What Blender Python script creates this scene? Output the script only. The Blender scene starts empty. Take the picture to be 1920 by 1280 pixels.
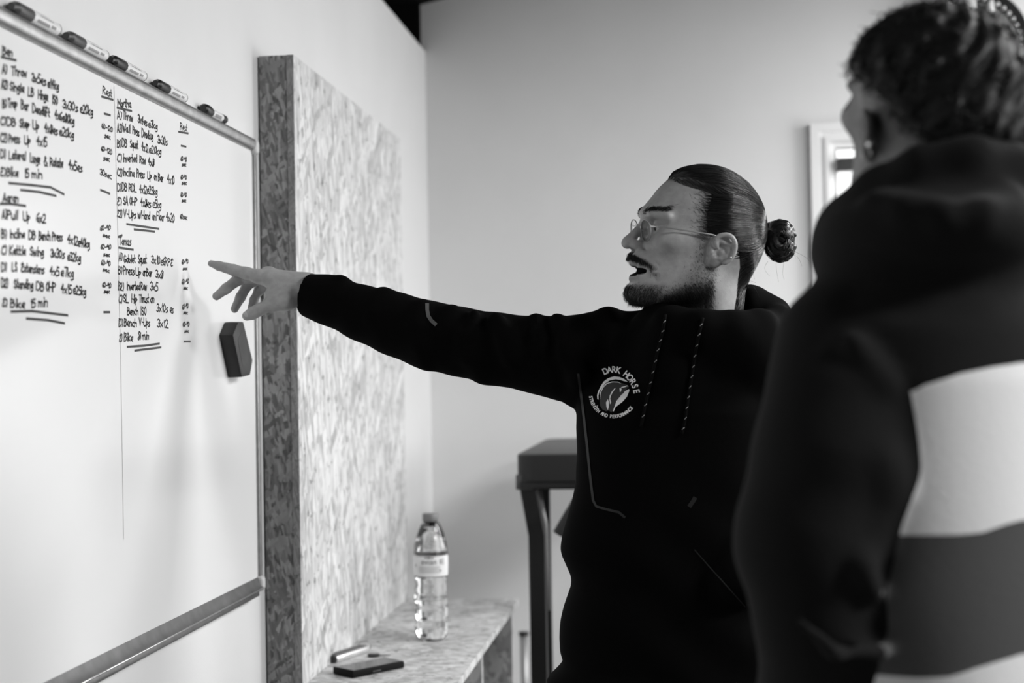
import bpy, bmesh, math, random
import numpy as np
from mathutils import Vector, Matrix

random.seed(7)
RNG = np.random.default_rng(11)
scene = bpy.context.scene
C = scene.collection

# ------------------------------------------------------------------ camera
F_PX = 2750.0                       # focal length in pixels of the 1920x1280 frame
CAM_H = 1.44
YAW = math.atan2(325.0, F_PX)       # camera looks a little left of the wall direction (+y)
PITCH = math.atan2(51.0, F_PX)
ROLL = -0.0175
fwd = Vector((-math.sin(YAW) * math.cos(PITCH), math.cos(YAW) * math.cos(PITCH), math.sin(PITCH)))
right0 = Vector((math.cos(YAW), math.sin(YAW), 0))
up0 = right0.cross(fwd)
# roll: world up leans to the left in the picture
right = right0 * math.cos(ROLL) + up0 * math.sin(ROLL)
up = up0 * math.cos(ROLL) - right0 * math.sin(ROLL)
CAM = Vector((0, 0, CAM_H))
cam_data = bpy.data.cameras.new('camera')
cam = bpy.data.objects.new('camera', cam_data)
C.objects.link(cam)
m = Matrix((right, up, -fwd)).transposed().to_4x4()
m.translation = CAM
cam.matrix_world = m
cam_data.sensor_width = 36.0
cam_data.lens = F_PX * 36.0 / 1920.0
cam_data.clip_start = 0.05
cam_data.dof.use_dof = True
cam_data.dof.focus_distance = 2.62
cam_data.dof.aperture_fstop = 2.9
scene.camera = cam

def ray(px, py):
    return fwd + right * ((px - 960.0) / F_PX) + up * ((640.0 - py) / F_PX)
def at_y(px, py, y):                # point of the pixel's ray at a given distance down the room
    d = ray(px, py)
    return CAM + d * (y / d.y)
def at_x(px, py, x):
    d = ray(px, py)
    return CAM + d * (x / d.x)
def at_z(px, py, z):
    d = ray(px, py)
    return CAM + d * ((z - CAM_H) / d.z)

# ------------------------------------------------------------------ light
scene.view_settings.view_transform = 'Standard'
scene.view_settings.look = 'None'
scene.view_settings.exposure = 0.0
scene.view_settings.gamma = 1.0
scene.view_settings.use_curve_mapping = False
world = bpy.data.worlds.new('world')
scene.world = world
world.use_nodes = True
world.node_tree.nodes['Background'].inputs[0].default_value = (1, 1, 1, 1)
world.node_tree.nodes['Background'].inputs[1].default_value = 0.05

def area(name, loc, target, sx, sy, power):
    l = bpy.data.lights.new(name, 'AREA')
    l.shape = 'RECTANGLE'
    l.size, l.size_y, l.energy = sx, sy, power
    o = bpy.data.objects.new(name, l)
    C.objects.link(o)
    o.location = loc
    o.rotation_euler = (Vector(target) - Vector(loc)).to_track_quat('-Z', 'Z').to_euler()
    return o
# ceiling light panels of the gym, all facing straight down, and daylight from the right-hand side
for i, (x, y, pw) in enumerate(((2.1, 4.35, 40), (1.95, 2.75, 84), (2.6, 1.0, 138))):
    area('ceiling_panel', (x, y, 2.85), (x, y, 0), 1.2, 0.6, pw)
area('window_daylight', (3.4, 1.7, 1.8), (-0.9, 1.9, 1.6), 1.8, 2.6, 32)
area('back_window_daylight', (2.3, 4.7, 1.95), (-0.9, 4.85, 1.8), 1.6, 0.8, 40)

# ------------------------------------------------------------------ helpers
def link(o, parent=None):
    C.objects.link(o)
    if parent is not None:
        o.parent = parent
    return o
def tag(o, label=None, cat=None, group=None, kind=None):
    if label: o['label'] = label
    if cat: o['category'] = cat
    if group: o['group'] = group
    if kind: o['kind'] = kind
    return o
def thing(name, label, cat, loc=(0, 0, 0), group=None):
    o = link(bpy.data.objects.new(name, None))
    o.location = loc
    o.empty_display_size = 0.05
    return tag(o, label, cat, group)
def fix_loc(o, parent):             # meshes are modelled in world space; children keep their place
    if parent is not None:
        bpy.context.view_layer.update()
        o.matrix_parent_inverse = parent.matrix_world.inverted()
def obj(name, mesh, mats, parent=None, smooth=True, auto=None):
    if isinstance(mesh, bmesh.types.BMesh):
        me = bpy.data.meshes.new(name)
        bmesh.ops.recalc_face_normals(mesh, faces=mesh.faces)
        mesh.to_mesh(me); mesh.free()
    else:
        me = mesh
        me.name = name
    for mm in (mats if isinstance(mats, (list, tuple)) else [mats]):
        me.materials.append(mm)
    if smooth and len(me.polygons):
        me.polygons.foreach_set('use_smooth', np.ones(len(me.polygons), dtype=bool))
        if auto:
            me.set_sharp_from_angle(angle=math.radians(auto))
    o = link(bpy.data.objects.new(name, me), parent)
    fix_loc(o, parent)
    return o
def mesh_np(verts, faces, mat_idx=None):
    verts = np.asarray(verts, dtype=np.float32)
    me = bpy.data.meshes.new('m')
    if isinstance(faces, np.ndarray):
        n, k = faces.shape
        me.vertices.add(len(verts)); me.vertices.foreach_set('co', verts.ravel())
        me.loops.add(n * k); me.loops.foreach_set('vertex_index', faces.astype(np.int32).ravel())
        me.polygons.add(n)
        me.polygons.foreach_set('loop_start', np.arange(0, n * k, k, dtype=np.int32))
        me.update(calc_edges=True)
    else:
        me.from_pydata(verts.tolist(), [], faces)
    if mat_idx is not None:
        me.polygons.foreach_set('material_index', np.asarray(mat_idx, dtype=np.int32))
    return me
def bm_box(bm, lo, hi, bevel=0.0, seg=2, M=None):
    lo, hi = Vector(lo), Vector(hi)
    r = bmesh.ops.create_cube(bm, size=1.0)
    vs = r['verts']
    for v in vs:
        v.co = Vector(((v.co.x + .5) * (hi.x - lo.x) + lo.x, (v.co.y + .5) * (hi.y - lo.y) + lo.y,
                       (v.co.z + .5) * (hi.z - lo.z) + lo.z))
    if bevel > 0:
        es = list({e for v in vs for e in v.link_edges})
        rb = bmesh.ops.bevel(bm, geom=es, offset=bevel, segments=seg, profile=0.5, affect='EDGES')
        vs = list({v for f in rb['faces'] for v in f.verts} | {v for v in vs if v.is_valid})
    if M is not None:
        bmesh.ops.transform(bm, matrix=M, verts=vs)
    return vs
def box(lo, hi, bevel=0.0, seg=2, M=None):
    bm = bmesh.new(); bm_box(bm, lo, hi, bevel, seg, M); return bm
def bm_tube(bm, pts, rad, sides=10, caps=True):
    pts = [Vector(p) for p in pts]
    rads = rad if isinstance(rad, (list, tuple)) else [rad] * len(pts)
    rings, nrm = [], None
    for i, p in enumerate(pts):
        t = (pts[min(i + 1, len(pts) - 1)] - pts[max(i - 1, 0)]).normalized()
        if nrm is None:
            nrm = t.orthogonal().normalized()
        else:
            nrm = (nrm - t * nrm.dot(t)).normalized()
        b = t.cross(nrm)
        rings.append([bm.verts.new(p + (nrm * math.cos(a) + b * math.sin(a)) * rads[i])
                      for a in [2 * math.pi * k / sides for k in range(sides)]])
    for a, b in zip(rings[:-1], rings[1:]):
        for k in range(sides):
            bm.faces.new((a[k], a[(k + 1) % sides], b[(k + 1) % sides], b[k]))
    if caps:
        bm.faces.new(rings[0][::-1]); bm.faces.new(rings[-1])
    return rings
def tube(pts, rad, sides=10, caps=True):
    bm = bmesh.new(); bm_tube(bm, pts, rad, sides, caps); return bm
def bm_lathe(bm, prof, M=None, seg=32, cap0=True, cap1=True):   # prof: (radius, height)
    M = M or Matrix.Identity(4)
    rings = []
    for r, z in prof:
        rings.append([bm.verts.new(M @ Vector((r * math.cos(2 * math.pi * k / seg), r * math.sin(2 * math.pi * k / seg), z)))
                      for k in range(seg)])
    for a, b in zip(rings[:-1], rings[1:]):
        for k in range(seg):
            bm.faces.new((a[k], a[(k + 1) % seg], b[(k + 1) % seg], b[k]))
    if cap0: bm.faces.new(rings[0][::-1])
    if cap1: bm.faces.new(rings[-1])
def lathe(prof, M=None, seg=32, cap0=True, cap1=True):
    bm = bmesh.new(); bm_lathe(bm, prof, M, seg, cap0, cap1); return bm
def prism(poly, axis, a, b):        # extrude a polygon of (u, v) along an axis
    bm = bmesh.new()
    def pt(u, v, w):
        return {'x': (w, u, v), 'y': (u, w, v), 'z': (u, v, w)}[axis]
    r0 = [bm.verts.new(pt(u, v, a)) for u, v in poly]
    r1 = [bm.verts.new(pt(u, v, b)) for u, v in poly]
    n = len(poly)
    for i in range(n):
        bm.faces.new((r0[i], r0[(i + 1) % n], r1[(i + 1) % n], r1[i]))
    bm.faces.new(r0[::-1]); bm.faces.new(r1)
    return bm
def hair_mesh(paths, r0, r1, sides=3):   # many thin tubes as one mesh; paths: array (n, k, 3)
    P = np.asarray(paths, dtype=np.float64)
    n, k, _ = P.shape
    T = np.gradient(P, axis=1)
    T /= np.linalg.norm(T, axis=2, keepdims=True) + 1e-9
    ref = np.where(np.abs(T[..., 2:3]) > 0.9, np.array([1.0, 0, 0]), np.array([0, 0, 1.0]))
    A = np.cross(T, ref); A /= np.linalg.norm(A, axis=2, keepdims=True) + 1e-9
    B = np.cross(T, A)
    rr = (r0 + (r1 - r0) * np.linspace(0, 1, k))[None, :, None]
    ring = np.stack([P + rr * (A * math.cos(a) + B * math.sin(a)) for a in
                     [2 * math.pi * j / sides for j in range(sides)]], axis=2)      # n,k,s,3
    idx = np.arange(n * k * sides).reshape(n, k, sides)
    q = []
    for j in range(sides):
        j2 = (j + 1) % sides
        q.append(np.stack([idx[:, :-1, j], idx[:, :-1, j2], idx[:, 1:, j2], idx[:, 1:, j]], axis=-1).reshape(-1, 4))
    return mesh_np(ring.reshape(-1, 3), np.concatenate(q))

# ------------------------------------------------------------------ materials
def nodes(name):
    mt = bpy.data.materials.new(name)
    mt.use_nodes = True
    nt = mt.node_tree
    return mt, nt, nt.nodes['Principled BSDF']
def N(nt, kind, **kw):
    n = nt.nodes.new(kind)
    for k, v in kw.items():
        if k in n.inputs.keys(): n.inputs[k].default_value = v
        else: setattr(n, k, v)
    return n
def grey(v): return (v, v, v, 1)
def mat(name, v, rough=0.5, metal=0.0, spec=0.5, bump=None, var=None, sheen=0.0, coat=0.0):
    """bump = (scale, strength, distance); var = (scale, amount) soft tone variation"""
    mt, nt, b = nodes(name)
    b.inputs['Base Color'].default_value = grey(v)
    b.inputs['Roughness'].default_value = rough
    b.inputs['Metallic'].default_value = metal
    b.inputs['Specular IOR Level'].default_value = spec
    if sheen:
        b.inputs['Sheen Weight'].default_value = sheen
        b.inputs['Sheen Roughness'].default_value = 0.5
    if coat:
        b.inputs['Coat Weight'].default_value = coat
        b.inputs['Coat Roughness'].default_value = 0.1
    if bump or var:
        tc = N(nt, 'ShaderNodeTexCoord')
    if var:
        n = N(nt, 'ShaderNodeTexNoise'); n.inputs['Scale'].default_value = var[0]; n.inputs['Detail'].default_value = 5
        nt.links.new(tc.outputs['Object'], n.inputs['Vector'])
        r = N(nt, 'ShaderNodeMapRange')
        r.inputs['From Min'].default_value = 0.3; r.inputs['From Max'].default_value = 0.7
        r.inputs['To Min'].default_value = v * (1 - var[1]); r.inputs['To Max'].default_value = v * (1 + var[1])
        nt.links.new(n.outputs['Fac'], r.inputs['Value'])
        nt.links.new(r.outputs['Result'], b.inputs['Base Color'])
    if bump:
        n = N(nt, 'ShaderNodeTexNoise'); n.inputs['Scale'].default_value = bump[0]; n.inputs['Detail'].default_value = 4
        nt.links.new(tc.outputs['Object'], n.inputs['Vector'])
        bp = N(nt, 'ShaderNodeBump'); bp.inputs['Strength'].default_value = bump[1]; bp.inputs['Distance'].default_value = bump[2]
        nt.links.new(n.outputs['Fac'], bp.inputs['Height'])
        nt.links.new(bp.outputs['Normal'], b.inputs['Normal'])
    return mt

def osb(name, u, v, lo, hi, long_u=0.022, long_v=0.10, dark=0.25):
    """oriented strand board: overlapping long chips in the u/v plane, chips long in v"""
    mt, nt, b = nodes(name)
    L = nt.links.new
    tc = N(nt, 'ShaderNodeTexCoord')
    sp = N(nt, 'ShaderNodeSeparateXYZ'); L(tc.outputs['Object'], sp.inputs[0])
    cb = N(nt, 'ShaderNodeCombineXYZ'); L(sp.outputs[u], cb.inputs[0]); L(sp.outputs[v], cb.inputs[1])
    wob = N(nt, 'ShaderNodeTexNoise'); wob.inputs['Scale'].default_value = 9.0
    L(cb.outputs[0], wob.inputs['Vector'])
    wv = N(nt, 'ShaderNodeVectorMath', operation='MULTIPLY_ADD')
    L(wob.outputs['Color'], wv.inputs[0]); wv.inputs[1].default_value = (0.016, 0.016, 0); L(cb.outputs[0], wv.inputs[2])
    tone = None; hgt = None
    for i, (ang, sc) in enumerate(((0.05, 1.0), (0.42, 1.15), (-0.5, 0.9), (0.95, 0.8), (-0.18, 1.6))):
        mp = N(nt, 'ShaderNodeMapping')
        mp.inputs['Rotation'].default_value = (0, 0, ang)
        mp.inputs['Location'].default_value = (i * 3.7, i * 1.9, 0)
        L(wv.outputs[0], mp.inputs['Vector'])
        ms = N(nt, 'ShaderNodeVectorMath', operation='MULTIPLY')
        ms.inputs[1].default_value = (sc / long_u, sc / long_v, 0)
        L(mp.outputs[0], ms.inputs[0])
        vo = N(nt, 'ShaderNodeTexVoronoi'); vo.voronoi_dimensions = '2D'; vo.inputs['Scale'].default_value = 1.0
        L(ms.outputs[0], vo.inputs['Vector'])
        sc3 = N(nt, 'ShaderNodeSeparateColor'); L(vo.outputs['Color'], sc3.inputs[0])
        gr = N(nt, 'ShaderNodeVectorMath', operation='MULTIPLY'); gr.inputs[1].default_value = (9.0, 0.6, 0)
        L(ms.outputs[0], gr.inputs[0])
        gn = N(nt, 'ShaderNodeTexNoise'); gn.inputs['Scale'].default_value = 1.0; gn.inputs['Detail'].default_value = 3
        L(gr.outputs[0], gn.inputs['Vector'])
        tn = N(nt, 'ShaderNodeMath', operation='MULTIPLY_ADD')
        L(gn.outputs['Fac'], tn.inputs[0]); tn.inputs[1].default_value = 0.55; L(sc3.outputs[0], tn.inputs[2])
        if tone is None:
            tone = tn.outputs[0]; hgt = sc3.outputs[2]
        else:
            gt = N(nt, 'ShaderNodeMath', operation='GREATER_THAN'); L(sc3.outputs[1], gt.inputs[0]); gt.inputs[1].default_value = 0.58
            mx = N(nt, 'ShaderNodeMix'); mx.data_type = 'FLOAT'
            L(gt.outputs[0], mx.inputs[0]); L(tone, mx.inputs[2]); L(tn.outputs[0], mx.inputs[3]); tone = mx.outputs[0]
            mh = N(nt, 'ShaderNodeMix'); mh.data_type = 'FLOAT'
            L(gt.outputs[0], mh.inputs[0]); L(hgt, mh.inputs[2]); L(sc3.outputs[2], mh.inputs[3]); hgt = mh.outputs[0]
    cr = N(nt, 'ShaderNodeValToRGB')
    e = cr.color_ramp.elements
    e[0].position = 0.05; e[0].color = grey(lo * dark)
    e[1].position = 1.35 / 1.5; e[1].color = grey(hi)
    k = e.new(0.16); k.color = grey(lo)
    k = e.new(0.55); k.color = grey((lo + hi) * 0.52)
    dv = N(nt, 'ShaderNodeMath', operation='DIVIDE'); L(tone, dv.inputs[0]); dv.inputs[1].default_value = 1.5
    L(dv.outputs[0], cr.inputs['Fac'])
    # small dark pits and knots
    vp = N(nt, 'ShaderNodeTexNoise'); vp.inputs['Scale'].default_value = 38.0; vp.inputs['Detail'].default_value = 3
    L(wv.outputs[0], vp.inputs['Vector'])
    pr = N(nt, 'ShaderNodeMapRange'); pr.inputs['From Min'].default_value = 0.60; pr.inputs['From Max'].default_value = 0.70
    pr.inputs['To Min'].default_value = 1.0; pr.inputs['To Max'].default_value = 0.35
    L(vp.outputs['Fac'], pr.inputs['Value'])
    ml = N(nt, 'ShaderNodeMix'); ml.data_type = 'RGBA'; ml.blend_type = 'MULTIPLY'; ml.inputs[0].default_value = 1.0
    L(cr.outputs['Color'], ml.inputs[6]); L(pr.outputs['Result'], ml.inputs[7])
    L(ml.outputs[2], b.inputs['Base Color'])
    b.inputs['Roughness'].default_value = 0.6
    bp = N(nt, 'ShaderNodeBump'); bp.inputs['Strength'].default_value = 0.35; bp.inputs['Distance'].default_value = 0.0015
    L(hgt, bp.inputs['Height']); L(bp.outputs['Normal'], b.inputs['Normal'])
    return mt

M_wall = mat('painted_plaster_white', 0.74, 0.75, bump=(220, 0.12, 0.002), var=(3, 0.025))
M_back = mat('painted_plaster_back', 0.74, 0.8, bump=(180, 0.15, 0.002), var=(2.5, 0.03))
M_ceil = mat('dark_roof_paint', 0.006, 0.9, spec=0.1)
M_floor = mat('rubber_floor', 0.05, 0.8, bump=(300, 0.3, 0.002))
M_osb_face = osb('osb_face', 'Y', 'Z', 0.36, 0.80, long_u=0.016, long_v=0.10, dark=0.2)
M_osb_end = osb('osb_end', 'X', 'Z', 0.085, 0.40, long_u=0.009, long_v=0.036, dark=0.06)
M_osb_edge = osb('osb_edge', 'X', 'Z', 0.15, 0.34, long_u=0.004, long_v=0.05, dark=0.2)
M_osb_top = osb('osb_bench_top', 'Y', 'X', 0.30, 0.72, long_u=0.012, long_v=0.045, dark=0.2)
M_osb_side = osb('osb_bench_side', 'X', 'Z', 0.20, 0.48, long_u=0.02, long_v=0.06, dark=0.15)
M_osb_cut = osb('osb_cut_edge', 'Y', 'Z', 0.4, 0.66, long_u=0.006, long_v=0.08, dark=0.4)
M_board = mat('whiteboard_enamel', 0.84, 0.16, spec=0.45)
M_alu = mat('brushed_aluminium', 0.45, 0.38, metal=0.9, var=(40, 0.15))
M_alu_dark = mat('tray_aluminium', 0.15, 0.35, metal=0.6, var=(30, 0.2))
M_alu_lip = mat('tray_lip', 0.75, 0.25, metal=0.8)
M_corner = mat('grey_plastic_corner', 0.55, 0.45)
M_ink = mat('black_marker_ink', 0.012, 0.5)
M_inkgrey = mat('worn_line', 0.45, 0.5)
M_black = mat('black_plastic', 0.012, 0.35)
M_capgrey = mat('dark_grey_plastic', 0.06, 0.4)
M_barrel = mat('marker_barrel', 0.78, 0.35)
M_felt = mat('black_eraser_shell', 0.016, 0.55, bump=(900, 0.4, 0.001), var=(25, 0.5))
M_steel = mat('dark_powder_coated_steel', 0.006, 0.55, spec=.3)
M_steelgrey = mat('grey_steel_plug', 0.06, 0.5)
M_strut = mat('bare_steel_strut', 0.32, 0.35, metal=0.6)
M_vinyl_lit = mat('black_vinyl_lit', 0.03, 0.42, bump=(400, 0.2, 0.001))  # paler copy of the vinyl: overhead light put into the colour
M_vinyl_shaded = mat('black_vinyl_shaded', 0.006, 0.6)  # darker copy of the same vinyl: shade put into the colour
M_white = mat('white_gloss_paint', 0.8, 0.35)
M_chrome = mat('chrome', 0.8, 0.18, metal=1.0)

# ------------------------------------------------------------------ the room
W = -0.952                           # left wall plane
YB = 5.43                            # back wall plane
XR = 3.6
def struct(name, bm, mt, **kw):
    o = obj(name, bm, mt, smooth=False, **kw); o['kind'] = 'structure'; return o
struct('floor', box((W - 0.3, -1.2, -0.1), (XR + 0.2, YB + 0.3, 0)), M_floor)
WZ = at_y(795, 97, YB).z             # the left wall is lower than the back wall
struct('wall_left', box((W - 0.12, -1.2, 0), (W, YB, WZ)), M_wall)
zc = at_y(789, 9, YB).z
slope = 0.2
xl = at_y(789, 60, YB).x
struct('wall_back', prism([(xl, 0), (XR, 0), (XR, zc + slope * (XR - xl)), (xl, zc)], 'y', YB, YB + 0.12), M_back)
struct('ceiling', prism([(W - 1.5, zc - 0.3), (W - 0.6, zc), (xl, zc), (XR, zc + slope * (XR - xl)), (XR, zc + slope * (XR - xl) + 0.1), (xl, zc + 0.1), (W - 1.5, zc + 0.1)],
                        'y', 2.2, YB + 0.4), M_ceil)
struct('trim_1', box((W - 1.5, YB - 0.02, WZ - 0.6), (xl, YB + 0.2, zc + 0.06)), M_ceil)

# ------------------------------------------------------------------ OSB wall panel (boxed out from the wall)
YP0 = 3.225                           # near end
fx = at_y(556, 500, YP0).x           # outer face plane
PZ = at_y(520, 103, YP0).z
d_far = ray(756, 600); YP1 = d_far.y * (fx / d_far.x)
panel = thing('strand_board_casing', 'tall pale strand board casing fixed to the white wall beside the whiteboard', 'casing', (W + 0.04, YP0, 0))
TH = 0.017
obj('face_sheet', box((fx - TH, YP0, 0), (fx, YP1, PZ), 0.0008, 1), [M_osb_face], panel, smooth=False)
obj('sheet_edge', box((fx - TH + 0.0004, YP0 - 0.0012, 0.002), (fx - 0.0004, YP0 - 0.0001, PZ - 0.001)), M_osb_edge, panel, smooth=False)
obj('end_board', box((W + 0.004, YP0 + 0.0005, 0), (fx - TH - 0.0006, YP0 + 0.018, PZ - 0.001)), M_osb_end, panel, smooth=False)
obj('end_board', box((W + 0.004, YP1 - 0.02, 0), (fx - TH - 0.0006, YP1 - 0.002, PZ - 0.001)), M_osb_end, panel, smooth=False)
obj('top_board', box((W + 0.004, YP0 + 0.02, PZ - 0.02), (fx - TH - 0.0006, YP1 - 0.022, PZ - 0.001)), M_osb_top, panel, smooth=False)

# ------------------------------------------------------------------ OSB bench
BZ = at_y(766, 1122, YP1).z
bx1 = at_y(972, 1123, YP1).x
bench = thing('strand_board_bench', 'low strand board bench built against the panel with open front', 'bench', ((fx + bx1) / 2, (YP0 + YP1) / 2, 0))
BY0 = YP0 - 0.25
obj('bench_top', box((fx + 0.001, BY0, BZ - 0.018), (bx1, YP1, BZ), 0.001, 1), M_osb_top, bench, smooth=False)
ep = at_z(961, 1180, BZ - 0.05)
def upright(yc, name):
    o = obj(name, box((fx + 0.002, yc - 0.009, 0), (bx1 - 0.022, yc + 0.009, BZ - 0.0185)), M_osb_side, bench, smooth=False)
    obj('cut_edge', box((bx1 - 0.0218, yc - 0.009, 0), (bx1 - 0.0205, yc + 0.009, BZ - 0.0185)), M_osb_cut, o, smooth=False)
d = ray(962, 1240); yu1 = d.y * ((bx1 - 0.02) / d.x)
d = ray(905, 1260); yu2 = d.y * ((bx1 - 0.02) / d.x)
upright(yu1, 'end_panel'); upright(yu2, 'divider_panel'); upright(BY0 + 0.02, 'end_panel')

# ------------------------------------------------------------------ whiteboard
BX = W + 0.012                       # writing surface
d = ray(478, 680); YW1 = d.y * (BX / d.x)
d = ray(-24, 680); YW0 = d.y * (BX / d.x)
ZT = at_y(470, 283, YW1).z
ZB = at_y(484, 1083, YW1).z
wb = thing('whiteboard', 'wall-mounted whiteboard with aluminium frame covered in handwritten workout lists', 'whiteboard', (BX, (YW0 + YW1) / 2, ZB))
obj('writing_surface', box((W + 0.002, YW0, ZB), (BX, YW1, ZT)), M_board, wb, smooth=False)
def rail_profile(r, h):              # rounded aluminium section: (x, z)
    pts = [(W + 0.001, 0)]
    pts += [(BX + 0.0005, 0), (BX + 0.004, 0.0), (BX + 0.009, 0.004), (BX + 0.0115, 0.009), (BX + 0.0115, h - 0.008),
            (BX + 0.010, h - 0.003), (BX + 0.006, h), (W + 0.001, h)]
    return pts
RH = 0.026
obj('top_rail', prism([(x, ZT + z) for x, z in rail_profile(0, RH)], 'y', YW0 - 0.01, YW1 - 0.004), M_alu, wb, auto=40)
obj('side_rail', box((W + 0.001, YW1, ZB - 0.004), (BX + 0.006, YW1 + 0.016, ZT + 0.004), 0.002), M_alu, wb, auto=40)
obj('side_rail', box((W + 0.001, YW0 - 0.016, ZB - 0.004), (BX + 0.006, YW0, ZT + 0.004), 0.002), M_alu, wb, auto=40)
# tray: sloping dark channel, bright lip, dark underside
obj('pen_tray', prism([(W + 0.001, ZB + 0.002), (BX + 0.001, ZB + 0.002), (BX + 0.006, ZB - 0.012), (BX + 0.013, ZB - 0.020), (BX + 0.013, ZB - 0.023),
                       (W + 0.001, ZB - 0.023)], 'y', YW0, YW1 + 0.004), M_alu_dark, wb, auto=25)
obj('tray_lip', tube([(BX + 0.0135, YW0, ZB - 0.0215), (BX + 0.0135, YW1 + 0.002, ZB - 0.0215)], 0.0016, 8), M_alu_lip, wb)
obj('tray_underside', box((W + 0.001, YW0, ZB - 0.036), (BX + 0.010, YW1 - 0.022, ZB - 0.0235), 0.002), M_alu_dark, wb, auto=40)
for (yy, zz, n) in ((YW1 + 0.006, ZT + 0.008, 1), (YW1 + 0.006, ZB - 0.014, 2)):
    obj('corner_cap', box((W + 0.001, yy - 0.014, zz - 0.016), (BX + 0.0135, yy + 0.014, zz + 0.018), 0.009, 3), M_corner, wb, auto=40)
# ------------------------------------------------------------------ handwriting on the board
GL = {
 'A': '02 39 62/14 54', 'B': '02 09 48 47 26 05/26 55 54 32 02', 'C': '58 39 17 04 13 32 53', 'D': '02 09 39 67 64 32 02',
 'E': '58 39 18 27 36 15 03 22 53', 'F': '59 09 02/06 46', 'G': '58 39 17 14 32 53 55 35', 'H': '02 09/62 69/05 65', 'I': '12 19',
 'K': '02 09/59 05 52', 'L': '09 02 52', 'M': '02 09 35 69 62', 'N': '02 09 62 69', 'O': '39 17 14 32 54 57 39',
 'P': '02 09 48 57 46 05', 'R': '02 09 48 57 46 05/25 62', 'S': '58 39 17 26 45 54 42 13', 'T': '09 69/39 32',
 'U': '09 03 22 42 63 69', 'V': '09 32 69', 'W': '09 22 36 52 79',
 'a': '46 26 04 13 32 44 46/45 52', 'b': '09 02 32 44 35 05', 'c': '46 26 04 13 42', 'd': '46 26 04 13 33 44/49 42',
 'e': '04 44 46 26 04 13 42', 'f': '48 29 18 12/05 35', 'g': '46 26 04 13 33 46/46 41 20 00', 'h': '09 02/05 36 45 42',
 'i': '16 12/18 19', 'k': '09 02/46 04 42', 'l': '19 12', 'm': '06 02/05 26 34 32/35 56 64 62', 'n': '06 02/05 26 45 42',
 'o': '26 04 13 32 44 46 26', 'p': '06 00/05 26 45 34 13 03', 'q': '46 26 04 13 33 46/46 40', 'r': '06 02/04 26 36',
 's': '46 26 15 34 43 22 02', 't': '19 13 32/06 36', 'u': '06 03 22 43/46 42', 'v': '06 22 46', 'w': '06 12 25 42 56',
 'x': '06 42/02 46', 'y': '06 23/46 20 00', '1': '17 29 22', '2': '08 29 48 46 02 52', '3': '08 29 48 36 25/36 45 43 22 03',
 '4': '39 05 55/38 32', '5': '49 19 06 36 45 43 22 02', '6': '49 17 04 13 32 44 35 15', '7': '09 49 22', '8': '26 18 29 48 45 34 12 03 14 36 48/36 44 32',
 '9': '47 29 07 16 36 47 42', '0': '29 07 04 12 33 44 47 29', ')': '09 28 25 12', '-': '15 45', '/': '02 49',
 '@': '14 44 46 26 05 03 12 42', '&': '52 18 29 38 05 12 32 54', 'ъ': '06 46',
}
WX = BX + 0.0004
def on_board(px, py):
    return at_x(px, py, WX)
def stroke(verts, faces, pts, w):
    P = [on_board(*p) for p in pts]
    for a, b in zip(P[:-1], P[1:]):
        t = (b - a)
        if t.length < 1e-6: continue
        t.normalize()
        n = Vector((0, -t.z, t.y)) * (w / 2)
        e = t * (w * 0.45)
        i = len(verts)
        verts += [a - e - n, b + e - n, b + e + n, a - e + n]
        faces.append((i, i + 1, i + 2, i + 3))
rw = random.Random(3)
def write(segs, h, w=0.0036, name='written_line', mt=None):
    """segs: (text, x0, y0, x1, y1) baselines in the photograph's frame, laid onto the board's plane"""
    verts, faces = [], []
    for text, x0, y0, x1, y1 in segs:
        adv = []
        for ch in text:
            g = GL[ch]
            wd = max(int(p[0]) for st in g.split('/') for p in st.split())
            adv.append(wd + 1.3)
        tot = sum(adv) - 1.3
        u = 0.0
        for ch, a in zip(text, adv):
            jy = rw.uniform(-0.4, 0.4); jh = rw.uniform(0.93, 1.07); sl = rw.uniform(-0.02, 0.1)
            for st in GL[ch].split('/'):
                pts = []
                for p in st.split():
                    gx, gy = int(p[0]) + rw.uniform(-.2, .2), int(p[1]) - 2 + rw.uniform(-.2, .2)
                    k = (u + gx + sl * gy) / max(tot, 1)
                    pts.append((x0 + (x1 - x0) * k, y0 + (y1 - y0) * k - (gy * jh / 7.0) * h + jy))
                if len(pts) == 1: pts.append((pts[0][0] + .5, pts[0][1]))
                stroke(verts, faces, pts, w)
            u += a
    o = obj(name, mesh_np([tuple(v) for v in verts], faces), mt or M_ink, wb, smooth=False)
    return o
def rule(pts, w=0.0038, mt=None, name='pen_rule'):
    verts, faces = [], []
    stroke(verts, faces, pts, w)
    obj(name, mesh_np([tuple(v) for v in verts], faces), mt or M_ink, wb, smooth=False)

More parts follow.
